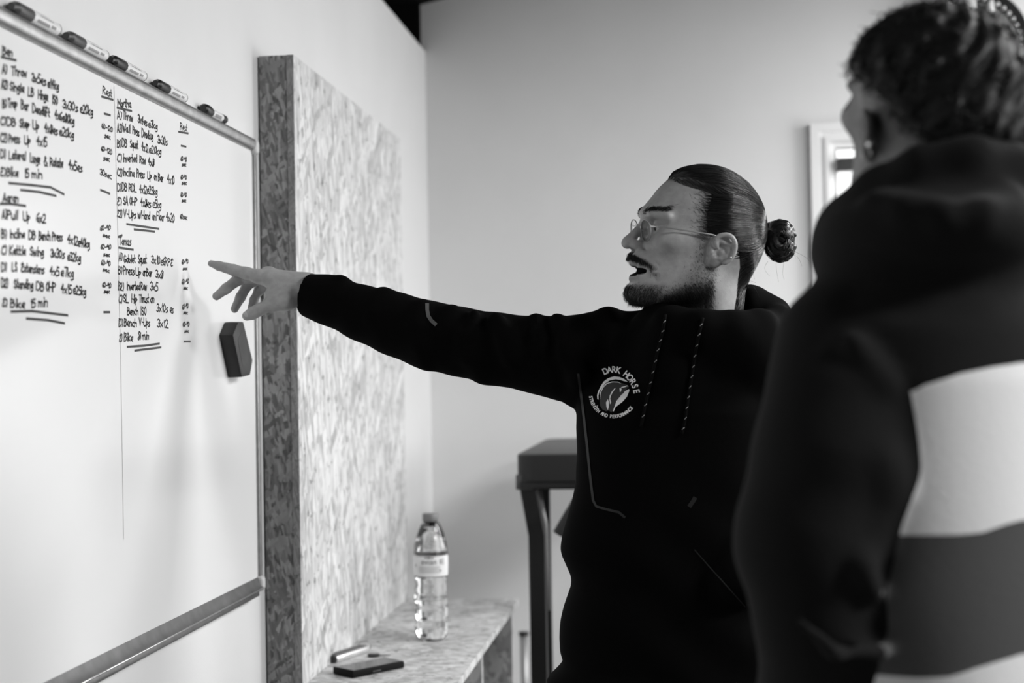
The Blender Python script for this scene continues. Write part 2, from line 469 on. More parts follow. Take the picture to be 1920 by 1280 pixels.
LEFT = [
 [('Ben', 5, 103, 23, 106)],
 [('A)', 4, 137, 13, 138), ('Throw', 21, 140, 50, 144), ('3x5es', 60, 152, 86, 161), ('@14kg', 90, 163, 110, 169)],
 [('A2)', 3, 166, 14, 167), ('Single', 18, 169, 45, 173), ('LB', 53, 179, 63, 181), ('Hinge', 72, 184, 90, 189), ('ISO', 98, 194, 108, 196), ('3x30s', 118, 202, 146, 210), ('@20kg', 151, 210, 174, 217)],
 [('B)', 5, 202, 12, 202), ('Trap', 15, 200, 32, 202), ('Bar', 40, 204, 54, 207), ('Deadlift', 61, 211, 93, 219), ('4x6', 103, 222, 116, 226), ('@80kg', 118, 227, 139, 234)],
 [('C)', 1, 234, 10, 235), ('DB', 13, 235, 29, 237), ('Step', 36, 238, 55, 241), ('Up', 62, 242, 73, 244), ('4x8es', 84, 247, 108, 253), ('@20kg', 112, 253, 138, 260)],
 [('C2)', 1, 266, 13, 267), ('Press', 17, 267, 37, 268), ('Up', 46, 270, 57, 271), ('4x15', 69, 272, 88, 275)],
 [('D)', 1, 296, 10, 297), ('Lateral', 17, 298, 48, 300), ('Lunge', 57, 303, 75, 307), ('&', 83, 310, 89, 311), ('Rotate', 94, 311, 118, 314), ('4x5es', 129, 316, 154, 323)],
 [('E)', 1, 330, 10, 331), ('Bike', 13, 330, 34, 331), ('15', 46, 332, 54, 333), ('min', 60, 333, 79, 334)],
 [('Aaron', 5, 378, 34, 379)],
 [('A)', 4, 409, 12, 410), ('Pull', 14, 410, 33, 411), ('Up', 44, 413, 56, 414), ('6x2', 69, 416, 86, 418)],
 [('B)', 3, 446, 12, 447), ('Incline', 19, 446, 46, 446), ('DB', 54, 448, 66, 449), ('Bench', 73, 450, 94, 450), ('Press', 98, 450, 117, 452), ('4x12', 127, 455, 146, 461), ('@40kg', 147, 461, 168, 465)],
 [('C)', 3, 477, 12, 477), ('Kettle', 18, 477, 48, 478), ('Swing', 56, 478, 82, 480), ('3x30s', 95, 481, 121, 485), ('@32kg', 127, 487, 151, 491)],
 [('D)', 3, 508, 12, 508), ('LS', 23, 508, 32, 508), ('Extensions', 40, 509, 83, 513), ('4x5', 94, 515, 111, 517), ('@7kg', 115, 517, 138, 520)],
 [('D2)', 3, 538, 15, 539), ('Standing', 26, 540, 62, 541), ('DB', 68, 543, 82, 546), ('OHP', 86, 545, 104, 546), ('4x15', 115, 548, 134, 551), ('@25kg', 138, 550, 161, 554)],
 [('E)', 5, 575, 13, 575), ('Bike', 20, 575, 46, 577), ('15', 57, 576, 66, 576), ('min', 72, 574, 89, 574)],
]
RIGHT = [
 [('Martha', 221, 200, 246, 201)],
 [('A)', 220, 223, 228, 224), ('Throw', 231, 222, 249, 228), ('3x4es', 259, 229, 276, 237), ('@3kg', 279, 238, 295, 243)],
 [('A2)', 220, 247, 229, 248), ('Wall', 230, 246, 244, 249), ('Press', 249, 250, 261, 255), ('Deadbug', 266, 256, 287, 262), ('3x30s', 296, 268, 314, 273)],
 [('B)', 220, 276, 227, 277), ('DB', 229, 274, 238, 276), ('Squat', 244, 276, 259, 279), ('4x12', 266, 281, 278, 286), ('@20kg', 280, 286, 302, 291)],
 [('C)', 220, 303, 228, 304), ('Inverted', 231, 303, 257, 304), ('Row', 262, 305, 273, 308), ('4x8', 278, 309, 289, 312)],
 [('C2)', 220, 329, 229, 331), ('Incline', 231, 329, 252, 331), ('Press', 257, 332, 271, 334), ('Up', 277, 336, 284, 336), ('on', 289, 337, 294, 338), ('Bar', 297, 339, 306, 341), ('4x10', 314, 342, 327, 346)],
 [('D)', 220, 358, 227, 359), ('DB', 229, 357, 238, 358), ('RDL', 242, 358, 256, 360), ('4x12', 262, 361, 275, 363), ('@25kg', 276, 362, 295, 366)],
 [('E)', 220, 384, 228, 385), ('SA', 231, 383, 240, 384), ('OHP', 243, 384, 257, 385), ('4x8es', 264, 386, 283, 389), ('@5kg', 287, 388, 302, 391)],
 [('E2)', 220, 407, 229, 408), ('V-Ups', 232, 407, 255, 409), ('w/Hand', 259, 409, 281, 412), ('on', 286, 412, 292, 413), ('Floor', 294, 412, 308, 414), ('4x20', 312, 414, 327, 417)],
 [('Tomas', 223, 458, 246, 460)],
 [('A)', 223, 489, 229, 488), ('Goblet', 232, 492, 254, 492), ('Squat', 259, 493, 275, 493), ('3x10', 284, 493, 300, 496), ('@6RPE', 302, 496, 324, 499)],
 [('B)', 222, 513, 229, 514), ('Press', 232, 514, 252, 515), ('Up', 255, 516, 264, 517), ('on', 268, 517, 274, 517), ('Bar', 275, 517, 285, 518), ('3x8', 292, 520, 306, 522)],
 [('B2)', 222, 543, 232, 545), ('Inverted', 238, 543, 262, 544), ('Row', 264, 543, 275, 543), ('3x5', 282, 543, 296, 545)],
 [('C)', 223, 568, 229, 568), ('SL', 231, 566, 241, 567), ('Hip', 247, 567, 257, 568), ('Thrust', 261, 566, 279, 567), ('on', 282, 567, 289, 567)],
 [('Bench', 239, 590, 259, 590), ('ISO', 264, 590, 274, 590), ('3x10s', 294, 584, 315, 585), ('es', 319, 586, 325, 587)],
 [('D)', 223, 612, 230, 612), ('Bench', 233, 611, 256, 612), ('V-Ups', 261, 610, 281, 612), ('3x12', 295, 613, 316, 614)],
 [('E)', 224, 641, 229, 640), ('Bike', 233, 639, 249, 639), ('8', 259, 637, 264, 637), ('min', 267, 636, 279, 636)],
]
for s in LEFT: write(s, 16, 0.0029)
for s in RIGHT: write(s, 14.5, 0.0026)
REST = [('Rest', 193, 176, 210, 182, 14), ('60-120', 191, 240, 211, 248, 9), ('sec', 196, 258, 207, 261, 9), ('60-120', 190, 282, 210, 290, 9), ('sec', 194, 300, 206, 303, 9),
 ('30sec', 188, 327, 209, 336, 11), ('60-90', 188, 432, 207, 431, 9), ('sec', 193, 443, 206, 447, 7), ('60-90', 189, 467, 208, 467, 9), ('sec', 194, 480, 206, 481, 7),
 ('60-90', 190, 497, 207, 498, 9), ('sec', 193, 508, 205, 511, 7), ('60-90', 192, 538, 208, 540, 9), ('sec', 195, 549, 206, 550, 7),
 ('Rest', 338, 243, 351, 246, 13), ('60-90', 339, 301, 350, 303, 8), ('sec', 341, 311, 349, 312, 7), ('60-90', 339, 336, 350, 336, 8), ('sec', 341, 346, 350, 346, 7),
 ('60-90', 339, 369, 350, 369, 8), ('sec', 341, 379, 349, 379, 7), ('60sec', 338, 410, 351, 412, 9), ('60-90', 341, 495, 353, 493, 8), ('sec', 343, 506, 351, 506, 6),
 ('60-90', 341, 533, 354, 531, 9), ('sec', 344, 542, 352, 543, 6), ('60-90', 342, 580, 353, 577, 9), ('sec', 344, 588, 352, 589, 6), ('60-90', 343, 612, 355, 612, 9), ('sec', 346, 623, 354, 623, 6)]
for t, x0, y0, x1, y1, h in REST: write([(t, x0, y0, x1, y1)], h, 0.0022, 'rest_time')
for pts in ([(3, 107), (30, 113)], [(17, 343), (60, 347), (95, 351), (120, 364)], [(39, 356), (75, 360), (105, 367)], [(0.5, 382), (20, 382), (48, 386)],
            [(21, 584), (60, 583), (127, 591)], [(50, 597), (90, 600), (121, 606)], [(191, 181), (212, 187)], [(196, 213), (207, 216)], [(189, 356), (206, 363)], [(195, 585), (206, 585)],
            [(220, 202), (247, 208)], [(238, 420), (298, 429)], [(252, 430), (290, 434)], [(335, 247), (353, 250)], [(340, 273), (349, 275)],
            [(222, 444), (229, 441)], [(223, 464), (250, 468)], [(239, 650), (270, 648), (299, 644)], [(253, 657), (302, 651)], [(345, 640), (357, 640)]):
    rule(pts)
rule([(214, 163), (221, 430), (227, 700), (232, 1010)], 0.0016, M_inkgrey, 'column_line')

M_print2 = mat('label_print_pale', 0.30, 0.5)
# ------------------------------------------------------------------ markers along the top rail
def marker(p0, p1, rad, label, cap='dark', kind=0):
    xm = W + 0.013
    a = at_x(p0[0], p0[1], xm); b = at_x(p1[0], p1[1], xm)
    z = ZT + RH + rad
    a = Vector((xm, a.y, z)); b = Vector((xm, a.y + (b.y - a.y) * .90, z))
    L = (b - a).length
    root = thing('whiteboard_marker', label, 'marker', a, 'markers lying on the whiteboard top rail')
    M = Matrix.Translation(a) @ Matrix.Rotation(-math.pi / 2, 4, 'X')      # local z runs away along the rail
    k = L
    mc = {'dark': M_capgrey, 'black': M_black}[cap]
    if kind == 0:
        obj('barrel', lathe([(rad * .95, k * .36), (rad * .98, k * .385), (rad * .98, k * .97)], M, 24), M_barrel, root, auto=40)
        obj('cap', lathe([(rad * .55, 0), (rad * .6, k * .02), (rad * .62, k * .05), (rad * .95, k * .075), (rad, k * .1), (rad, k * .38), (rad * .96, k * .385)], M, 12), mc, root, auto=50)
        obj('end_plug', lathe([(rad * .98, k * .9705), (rad * .99, k * .985), (rad * .8, k)], M, 24), M_black, root, auto=40)
        # printed label strips around the barrel
        bm = bmesh.new()
        for (s0, s1, a0, a1) in ((.45, .72, 0.3, 0.75), (.5, .8, -0.4, -0.25), (.76, .86, .2, .6)):
            n = 6; R = rad * 0.98 + 0.0003
            v = [[bm.verts.new(M @ Vector((R * math.cos(t), R * math.sin(t), k * s))) for s in (s0, s1)]
                 for t in [a0 + (a1 - a0) * i / n for i in range(n + 1)]]
            for i in range(n): bm.faces.new((v[i][0], v[i + 1][0], v[i + 1][1], v[i][1]))
        obj('printed_label', bm, M_print2, root)
        obj('printed_strip', box((-rad * .25, -rad * 1.03, k * .5), (rad * .25, -rad * .95, k * .82), .0008, 1, M), M_print2, root)
    else:
        obj('barrel', lathe([(rad * .8, k * .3), (rad * .86, k * .32), (rad * .86, k * .78)], M, 24), M_barrel, root, auto=40)
        obj('cap', lathe([(rad * .7, 0), (rad * 1.05, k * .03), (rad * 1.15, k * .1), (rad * 1.15, k * .2), (rad * .95, k * .31)], M, 20), mc, root, auto=50)
        obj('end_plug', lathe([(rad * .9, k * .7805), (rad * .9, k * .95), (rad * .7, k)], M, 24), M_black, root, auto=40)
        bm = bmesh.new()
        R = rad * .86 + .0003
        v = [[bm.verts.new(M @ Vector((R * math.cos(t), R * math.sin(t), k * s))) for s in (.4, .68)] for t in (.1, .35, .6, .85)]
        for i in range(3): bm.faces.new((v[i][0], v[i + 1][0], v[i + 1][1], v[i][1]))
        obj('printed_label', bm, M_print2, root)
marker((21, 39), (114, 84), 0.0105, 'white marker with dark cap at the near left end of the rail')
marker((124, 95), (203, 130), 0.0100, 'white marker with dark cap and printed clip, touching end to end with another')
marker((207, 133), (274, 162), 0.0098, 'white marker with black cap lying end to end behind another marker', 'black')
marker((291, 175), (350, 204), 0.0098, 'white marker lying alone between the touching pair and the short marker', 'black')
marker((381, 216), (426, 240), 0.0100, 'short marker with round black cap and black tail, nearest the strand board panel', 'black', 1)

# ------------------------------------------------------------------ eraser stuck to the board
def board_poly(px_list, x): return [at_x(px, py, x) for px, py in px_list]
er_x0, er_x1 = BX + 0.0008, BX + 0.030
base = [(417, 612), (424, 602), (443, 602), (459, 679), (449, 705), (428, 707), (413, 633)]
o3 = at_x(437, 655, er_x0)
face = [at_x(px, py, er_x0) for px, py in [(411, 628), (421, 604), (431, 603), (449, 676), (444, 704), (428, 708)]]
bm = bmesh.new()
r0 = [bm.verts.new(p) for p in face]
cen = sum(face, Vector()) / len(face)
r1 = [bm.verts.new(Vector((er_x1, cen.y + (p.y - cen.y) * 1.0, cen.z + (p.z - cen.z) * 0.985))) for p in face]
n = len(face)
for i in range(n): bm.faces.new((r0[i], r0[(i + 1) % n], r1[(i + 1) % n], r1[i]))
bm.faces.new(r0[::-1]); bm.faces.new(r1)
bmesh.ops.bevel(bm, geom=[e for e in bm.edges], offset=0.0022, segments=2, profile=.5, affect='EDGES')
er = thing('board_eraser', 'black block eraser stuck at a slant on the whiteboard below the pointing hand', 'eraser', cen)
obj('eraser_shell', bm, M_felt, er, auto=35)
bm = bmesh.new()
q = [Vector((er_x1 + .0003, cen.y + (p.y - cen.y) * .55, cen.z + (p.z - cen.z) * .6)) for p in face]
bm.faces.new([bm.verts.new(p) for p in q])
obj('grip_recess', bm, M_felt, er)

# ------------------------------------------------------------------ bottle on the bench
def plastic(name, v, rough, ior):
    mt, nt, b = nodes(name)
    b.inputs['Base Color'].default_value = grey(v)
    b.inputs['Roughness'].default_value = rough
    b.inputs['Transmission Weight'].default_value = 1.0
    b.inputs['IOR'].default_value = ior
    return mt
M_pet = plastic('clear_pet', 0.99, 0.02, 1.38)
M_water = plastic('water', 0.98, 0.0, 1.33)
M_label = mat('bottle_label_film', 0.75, 0.4)
M_print = mat('label_print', 0.12, 0.5)
M_bcap = mat('bottle_cap', 0.16, 0.45)
pb = at_z(809, 1198, BZ)
ks = (at_y(809, 963, pb.y).z - BZ) / 250.0          # metres per pixel at the bottle
BH = ks * 250
bottle = thing('water_bottle', 'clear plastic water bottle with grey cap and white label standing on the bench', 'bottle', (pb.x, pb.y, BZ))
R = 34.0 * ks
z = lambda py: (1213 - py) * ks
prof = [(R * .55, 0.001), (R * .72, 0.0015), (R * .9, z(1206)), (R * .97, z(1197)), (R * .98, z(1180)), (R * .92, z(1174)), (R * .98, z(1168)), (R, z(1150)), (R * .94, z(1143)), (R * .99, z(1136)),
        (R, z(1128)), (R * .94, z(1121)), (R * .94, z(1117)), (R * .97, z(1110)), (R * .9, z(1103)), (R * .95, z(1096)), (R * .9, z(1090)), (R, z(1084)), (R * 1.02, z(1050)), (R * 1.0, z(1038)),
        (R * .93, z(1020)), (R * .78, z(1001)), (R * .6, z(986)), (R * .42, z(977)), (R * .36, z(974)), (R * .36, z(968))]
MB = Matrix.Translation((pb.x, pb.y, BZ)) @ Matrix.Rotation(0.008, 4, 'Y')
bm = bmesh.new(); bm_lathe(bm, prof, MB, 48, True, False)
inner = [(max(r - 0.0016, 0.001), zz + (0.0012 if i < 2 else 0)) for i, (r, zz) in enumerate(prof)]
bm_lathe(bm, inner[::-1], MB, 48, False, True)
ob = obj('bottle_shell', bm, M_pet, bottle, auto=50)
wl = z(1132)
wp = [(r - 0.0022, zz + 0.0015) for r, zz in prof if zz < wl - 0.002] + [(R * .97 - .0022, wl)]
obj('water', lathe(wp, MB, 48), M_water, bottle, auto=50)
obj('screw_cap', lathe([(R * .47, z(977)), (R * .48, z(976)), (R * .48, z(964)), (R * .44, z(962))], MB, 40), M_bcap, bottle, auto=35)
ldef = [(R * 1.012, z(1084)), (R * 1.03, z(1068)), (R * 1.028, z(1050)), (R * 1.005, z(1043))]
lab = obj('paper_label', lathe(ldef, MB, 64, False, False), M_label, bottle)
# printed words and marks, wrapped around the label
def text_mesh(txt, size, bold=0.0):
    cu = bpy.data.curves.new('t', 'FONT'); cu.body = txt; cu.size = size; cu.offset = size * bold; cu.align_x = 'CENTER'; cu.align_y = 'CENTER'
    o = bpy.data.objects.new('t', cu); C.objects.link(o)
    bpy.context.view_layer.update()
    me = bpy.data.meshes.new_from_object(o.evaluated_get(bpy.context.evaluated_depsgraph_get()))
    bpy.data.objects.remove(o)
    bm = bmesh.new(); bm.from_mesh(me); bpy.data.meshes.remove(me)
    return bm
def wrap_bm(bm, ang, zc_):
    RR = R * 1.03 + 0.0006
    for v in bm.verts:
        a = ang + v.co.x / RR
        v.co = MB @ Vector((RR * math.cos(a), RR * math.sin(a), zc_ + v.co.y))
    return bm
front = math.atan2(-pb.y, -pb.x)
obj('printed_word', wrap_bm(text_mesh('evian', 0.021), front - .12, z(1055)), M_print, lab)
bm = bmesh.new()
for dx, hh in ((-.008, .004), (0, .006), (.008, .004)):
    bm.faces.new([bm.verts.new((dx + a, b, 0)) for a, b in ((-.006, 0), (.006, 0), (0.001, hh))])
obj('printed_peaks', wrap_bm(bm, front - .12, z(1048)), M_print, lab)
bm = bmesh.new()
for r_ in range(4):
    zz = 0.006 - r_ * .0045
    for s_ in range(14):
        x0 = -.03 + s_ * .0043
        bm.faces.new([bm.verts.new(p) for p in ((x0, zz, 0), (x0 + .0036, zz, 0), (x0 + .0036, zz + .0014, 0), (x0, zz + .0014, 0))])
obj('printed_lines', wrap_bm(bm, front - .08, z(1070)), M_print2, lab)
bm = bmesh.new()
for (x0, y0, w_, h_) in ((-.045, -.004, .003, .008), (.027, -.014, .004, .004), (.027, .004, .002, .014), (.031, .004, .0015, .014), (.037, .002, .002, .018)):
    bm.faces.new([bm.verts.new(p) for p in ((x0, y0, 0), (x0 + w_, y0, 0), (x0 + w_, y0 + h_, 0), (x0, y0 + h_, 0))])
obj('printed_marks', wrap_bm(bm, front - .05, z(1063)), M_print, lab)['kind'] = 'stuff'

# ------------------------------------------------------------------ phone and keys on the bench
ph = [at_z(px, py, BZ) for px, py in ((622, 1262), (640, 1272), (757, 1251), (736, 1236))]
a = (ph[0] + ph[1]) / 2; b_ = (ph[2] + ph[3]) / 2
pc = (a + b_) / 2
dirx = (b_ - a); plen = dirx.length; dirx.normalize()
ang = math.atan2(dirx.y, dirx.x)
pc = at_z(692, 1258, BZ)
PL, PW_, PT = 0.158, 0.074, 0.017
phm = Matrix.Translation((pc.x, pc.y, BZ)) @ Matrix.Rotation(ang, 4, 'Z')
M_screen = mat('phone_glass', 0.06, 0.12, spec=0.9)
M_case = mat('phone_case_rubber', 0.004, 0.7, spec=.15)
phone = thing('smartphone', 'black smartphone in a thick case lying flat on the bench', 'phone', (pc.x, pc.y, BZ))
bm = bmesh.new(); bm_box(bm, (-PL / 2, -PW_ / 2, 0.0004), (PL / 2, PW_ / 2, PT), 0.0035, 3, phm)
obj('phone_case', bm, M_case, phone, auto=50)
bm = bmesh.new(); bm_box(bm, (-PL / 2 + .005, -PW_ / 2 + .005, PT - .001), (PL / 2 - .005, PW_ / 2 - .005, PT + 0.0002), 0.0006, 1, phm)
obj('phone_screen', bm, M_screen, phone, smooth=False)
obj('case_rim', box((-PL / 2 + .0005, -PW_ / 2 + .0005, PT - .002), (-PL / 2 + .006, PW_ / 2 - .0005, PT + .0012), .001, 1, phm), M_case, phone)
obj('side_button', box((-.02, -PW_ / 2 - .0008, .004), (.005, -PW_ / 2 + .001, .0085), .0004, 1, phm), M_black, phone)

kc = at_z(652, 1232, BZ); k2 = at_z(678, 1224, BZ)
ka = math.atan2(at_z(685, 1219, BZ).y - at_z(620, 1240, BZ).y, at_z(685, 1219, BZ).x - at_z(620, 1240, BZ).x)
kl = (at_z(685, 1219, BZ) - at_z(620, 1240, BZ)).length
km = Matrix.Translation((kc.x, kc.y, BZ)) @ Matrix.Rotation(ka, 4, 'Z')
keys = thing('car_key', 'silver and black key fob with split ring and a key beside the phone', 'key', (kc.x, kc.y, BZ))
M_silver = mat('silver_fob_shell', 0.75, 0.22, metal=0.7)
bm = bmesh.new(); bm_box(bm, (-kl / 2 + .004, -.016, .0005), (kl / 2, .016, .017), .006, 3, km)
obj('fob_shell', bm, M_silver, keys, auto=50)
bm = bmesh.new(); bm_box(bm, (-kl / 2 - .002, -.0165, .0004), (-kl / 2 + .010, .0165, .0175), .004, 2, km)
obj('fob_end', bm, M_black, keys, auto=50)
bm = bmesh.new(); bm_box(bm, (-kl / 2 + .008, -.011, .0165), (kl / 2 - .006, .013, .0185), .001, 2, km)
obj('fob_buttons', bm, M_capgrey, keys, auto=50)
rc = at_z(684, 1219, BZ) + Vector((0, 0, .012))
ring = [rc + Vector((.0, .0, 0)) + Vector((math.cos(t) * .016, math.cos(t) * .004, math.sin(t) * .0115)) for t in [2 * math.pi * i / 24 for i in range(25)]]
obj('split_ring', tube(ring, .0014, 6, False), M_strut, keys)
kk = at_z(690, 1231, BZ); ke = at_z(729, 1231, BZ)
dv = (ke - kk).normalized(); nv = Vector((-dv.y, dv.x, 0))
bm = bmesh.new()
outl = []
for t in range(12):
    a_ = math.pi * 2 * t / 12
    outl.append((.014 + .015 * math.cos(a_), .012 * math.sin(a_)))
kf = Matrix.Translation((kk.x, kk.y, BZ)) @ Matrix.Rotation(math.atan2(dv.y, dv.x), 4, 'Z')
lw = [bm.verts.new(kf @ Vector((u, v, .001))) for u, v in outl]; hi_ = [bm.verts.new(kf @ Vector((u, v, .0075))) for u, v in outl]
for i in range(12): bm.faces.new((lw[i], lw[(i + 1) % 12], hi_[(i + 1) % 12], hi_[i]))
bm.faces.new(lw[::-1]); bm.faces.new(hi_)
obj('key_head', bm, M_black, keys, auto=50)
klen = (ke - kk).length
obj('key_blade', prism([(.02, -.0035), (klen, -.002), (klen + .004, 0), (klen, .0035), (klen * .9, .002), (klen * .8, .0038), (klen * .7, .0022), (.02, .0038)], 'z', .003, .0062), M_strut, keys, smooth=False).data.transform(kf)

# ------------------------------------------------------------------ raised padded bench behind
YN = 4.25
padz = at_y(1030, 851, YN).z
px0 = at_y(966, 862, YN).x
pdz = padz - at_y(1030, 905, YN).z
pbn = thing('padded_bench', 'tall black padded gym bench on steel legs standing behind the pointing man', 'bench', (px0 + 0.2, YN + 0.45, 0))
bm = bmesh.new(); bm_box(bm, (px0, YN, padz - 0.078), (px0 + 0.42, YN + 0.95, padz), 0.0, 1)
vert_e = [e for e in bm.edges if abs(e.verts[0].co.z - e.verts[1].co.z) > .01]
bmesh.ops.bevel(bm, geom=vert_e, offset=0.06, segments=8, profile=.5, affect='EDGES')
bmesh.ops.bevel(bm, geom=[e for e in bm.edges if abs(e.verts[0].co.z - e.verts[1].co.z) < .001 and e.verts[0].co.z > padz - .01], offset=0.008, segments=3, profile=.5, affect='EDGES')
pad_o = obj('pad', bm, [M_vinyl_lit, M_vinyl_shaded], pbn, auto=40)
for f_ in pad_o.data.polygons: f_.material_index = 0 if f_.normal.z > .3 else 1  # upward faces get the lit copy, all others the shaded one
obj('base_board', box((px0 + .012, YN + .012, padz - .100), (px0 + .408, YN + .94, padz - .0785), .002), M_vinyl_shaded, pbn, auto=40)
br0 = at_y(967, 890, YN + .02); br1 = at_y(999, 918, YN + .02)
obj('cross_tube', box((br0.x, YN + .02, br1.z), (px0 + .40, YN + .07, padz - .1005), .003), M_steel, pbn, auto=40)
obj('tube_end_cap', box((br0.x - .0004, YN + .0185, br1.z), (br1.x, YN + .072, br0.z), .003), M_steelgrey, pbn, auto=40)
ltop = at_y(990, 915, YN + .04); lmid = at_y(1007, 1004, YN + .04)
lw_ = 0.0235
def leg(x0, x1):
    pts = [(x0 - lw_, br1.z + .01), (x0 + lw_, br1.z + .01), (x1 + lw_, lmid.z), (x1 + lw_, 0.012), (x1 - lw_, 0.012), (x1 - lw_, lmid.z)]
    lg = obj('leg', prism(pts, 'y', YN + .022, YN + .068), M_steel, pbn, smooth=False)
    obj('foot_pad', box((x1 - lw_ - .005, YN + .015, 0), (x1 + lw_ + .005, YN + .075, .0125), .002), M_black, lg)
leg(ltop.x, lmid.x); leg(px0 + .40 - (ltop.x - px0), px0 + .40 - (lmid.x - px0))
s0 = at_y(1009, 908, YN + .09); s1 = at_y(1023, 985, YN + .09)
obj('brace', tube([s0, s1, Vector((s1.x + .004, s1.y, s1.z - .25))], .006, 10), M_strut, pbn)
p0_ = at_y(1021, 905, YN + .30)
obj('rear_leg', box((p0_.x - .014, YN + .28, 0), (p0_.x + .016, YN + .31, padz - .1005), .002), M_steel, pbn)
obj('rear_leg', box((px0 + .34, YN + .78, 0), (px0 + .37, YN + .81, padz - .1005), .002), M_steel, pbn)
kn0 = at_y(1086, 940, YN - .3); kn1 = at_y(1052, 1003, YN - .3)
obj('adjusting_handle', tube([Vector((px0 + .22, YN + .03, padz - .13)), at_y(1092, 930, YN - .2), kn0, at_y(1066, 975, YN - .3), kn1], [.012, .014, .020, .021, .024], 14), M_vinyl_shaded, pbn, auto=50)

# chrome tube with black cap standing by the wall behind the strand board bench
M_postgrey = mat('satin_steel_post', 0.35, 0.4, metal=0.7)
ct = at_y(982, 1184, 5.3)
pole = thing('chrome_post', 'short chrome post with black cap standing behind the strand board bench end', 'post', (ct.x, 5.3, 0))
obj('post_tube', tube([(ct.x + .004, 5.3, 0.012), (ct.x, 5.3, ct.z - .012)], .0155, 20), M_postgrey, pole)
obj('post_cap', tube([(ct.x, 5.3, ct.z - .012), (ct.x, 5.3, ct.z)], .019, 20), M_black, pole)
obj('post_foot', tube([(ct.x + .004, 5.3, 0), (ct.x + .004, 5.3, .013)], .03, 20), M_black, pole)

# ------------------------------------------------------------------ framed door in the back wall
door = thing('door_1', 'white moulded door casing in the back wall behind the second person', 'door', (0, YB, 0))
door['kind'] = 'structure'
f0 = at_y(1518, 234, YB); DXL, DZT = f0.x, f0.z
DXR = DXL + 1.02
steps = [(0.0, 0.030, 0.030), (0.030, 0.050, 0.022), (0.050, 0.066, 0.030), (0.066, 0.088, 0.012)]    # inset range, depth off the wall
for s0_, s1_, dp in steps:
    poly = lambda i: [(DXL + i, 0.0), (DXL + i, DZT - i), (DXR - i, DZT - i), (DXR - i, 0.0)]
    A, B = poly(s0_), poly(s1_)
    for i, nm in ((0, 'casing_side'), (1, 'casing_head'), (2, 'casing_side')):
        obj(nm, prism([A[i], A[i + 1], B[i + 1], B[i]], 'y', YB - dp, YB - 0.0005), M_white, door, smooth=False)
ins = 0.088
mt, nt, b = nodes('daylight_glass')
b.inputs['Base Color'].default_value = grey(.8)
b.inputs['Emission Color'].default_value = grey(1)
b.inputs['Emission Strength'].default_value = 1.1
M_day = mt
obj('glazed_panel', box((DXL + ins + .001, YB - .006, 0.01), (DXR - ins - .001, YB - .0008, DZT - ins - .001)), M_day, door, smooth=False)
obj('head_gap', box((DXL + ins + .001, YB - .009, DZT - ins - .008), (DXR - ins - .001, YB - .0065, DZT - ins - .0012)), M_capgrey, door, smooth=False)
zb0 = at_y(1575, 299, YB).z; zb1 = at_y(1575, 323, YB).z
obj('door_closer', box((DXL + ins + .004, YB - .045, zb1), (DXL + ins + .22, YB - .0065, zb0), .004), M_capgrey, door, auto=40)
obj('dark_jamb', box((DXL + ins + .001, YB - .008, 0.01), (DXL + ins + .006, YB - .0065, DZT - ins - .01)), M_steelgrey, door, smooth=False)

# ------------------------------------------------------------------ round dish on the back wall
fc = at_y(1825, 80, YB - .05)
FR = 100 / F_PX * YB
M_dish = mat('grey_dish', 0.30, 0.25, metal=0.5)
M_rim = mat('dark_rim', 0.012, 0.4)
M_stud = mat('pale_stud', 0.7, 0.3)
fm = Matrix.Translation((fc.x, YB, fc.z)) @ Matrix.Rotation(math.pi / 2, 4, 'X')       # local z comes out of the wall
fan = thing('round_wall_dish', 'round wall dish with dark rim and pale studs above the second person', 'fixture', (fc.x, YB, fc.z))
obj('rim', lathe([(FR * .70, .002), (FR * .98, .002), (FR, .02), (FR, .05), (FR * .97, .062), (FR * .9, .058), (FR * .78, .03), (FR * .70, .02)], fm, 64), M_rim, fan, auto=40)
obj('dish', lathe([(FR * .80, .028), (FR * .7, .036), (FR * .5, .05), (FR * .25, .058), (.001, .06)], fm, 64, True, True), M_dish, fan, auto=40)
sm = None
for i in range(40):
    t = 2 * math.pi * (i + .3) / 40
    M = fm @ Matrix.Translation((FR * .83 * math.cos(t), FR * .83 * math.sin(t), .042))
    if sm is None:
        so = obj('stud', lathe([(.008, -.006), (.008, .002), (.005, .007), (.001, .008)], None, 10), M_stud, fan); sm = so.data
        so.matrix_world = M
    else:
        so = link(bpy.data.objects.new('stud', sm), fan); fix_loc(so, fan); so.matrix_world = M
obj('reflection_block', box((fc.x - .05, YB - .08, fc.z + .112), (fc.x + .006, YB - .048, fc.z + .155), .003), M_white, fan)  # white blocks standing in for bright reflections in the dish
obj('reflection_block', box((fc.x + .052, YB - .075, fc.z + .10), (fc.x + .07, YB - .046, fc.z + .14), .003), M_white, fan)
# ------------------------------------------------------------------ implicit surfaces for bodies and clothes
f32 = np.float32
def A3(p): return np.array(tuple(p), dtype=f32)
def cap(P, a, b, ra, rb=None):
    rb = ra if rb is None else rb
    ab = b - a
    t = np.clip(((P - a) @ ab) / (ab @ ab + 1e-12), 0, 1)
    return np.linalg.norm(P - a - t[:, None] * ab, axis=1) - (ra + (rb - ra) * t)
def ell(P, c, r):
    q = (P - c) / r
    k0 = np.linalg.norm(q, axis=1); k1 = np.linalg.norm(q / r, axis=1) + 1e-9
    return k0 * (k0 - 1) / k1
def smin(a, b, k):
    if k <= 0: return np.minimum(a, b)
    h = np.maximum(k - np.abs(a - b), 0) / k
    return np.minimum(a, b) - h * h * k * .25
def smax(a, b, k): return -smin(-a, -b, k)
def sstep(a, b, x):
    t = np.clip((x - a) / (b - a), 0, 1); return t * t * (3 - 2 * t)

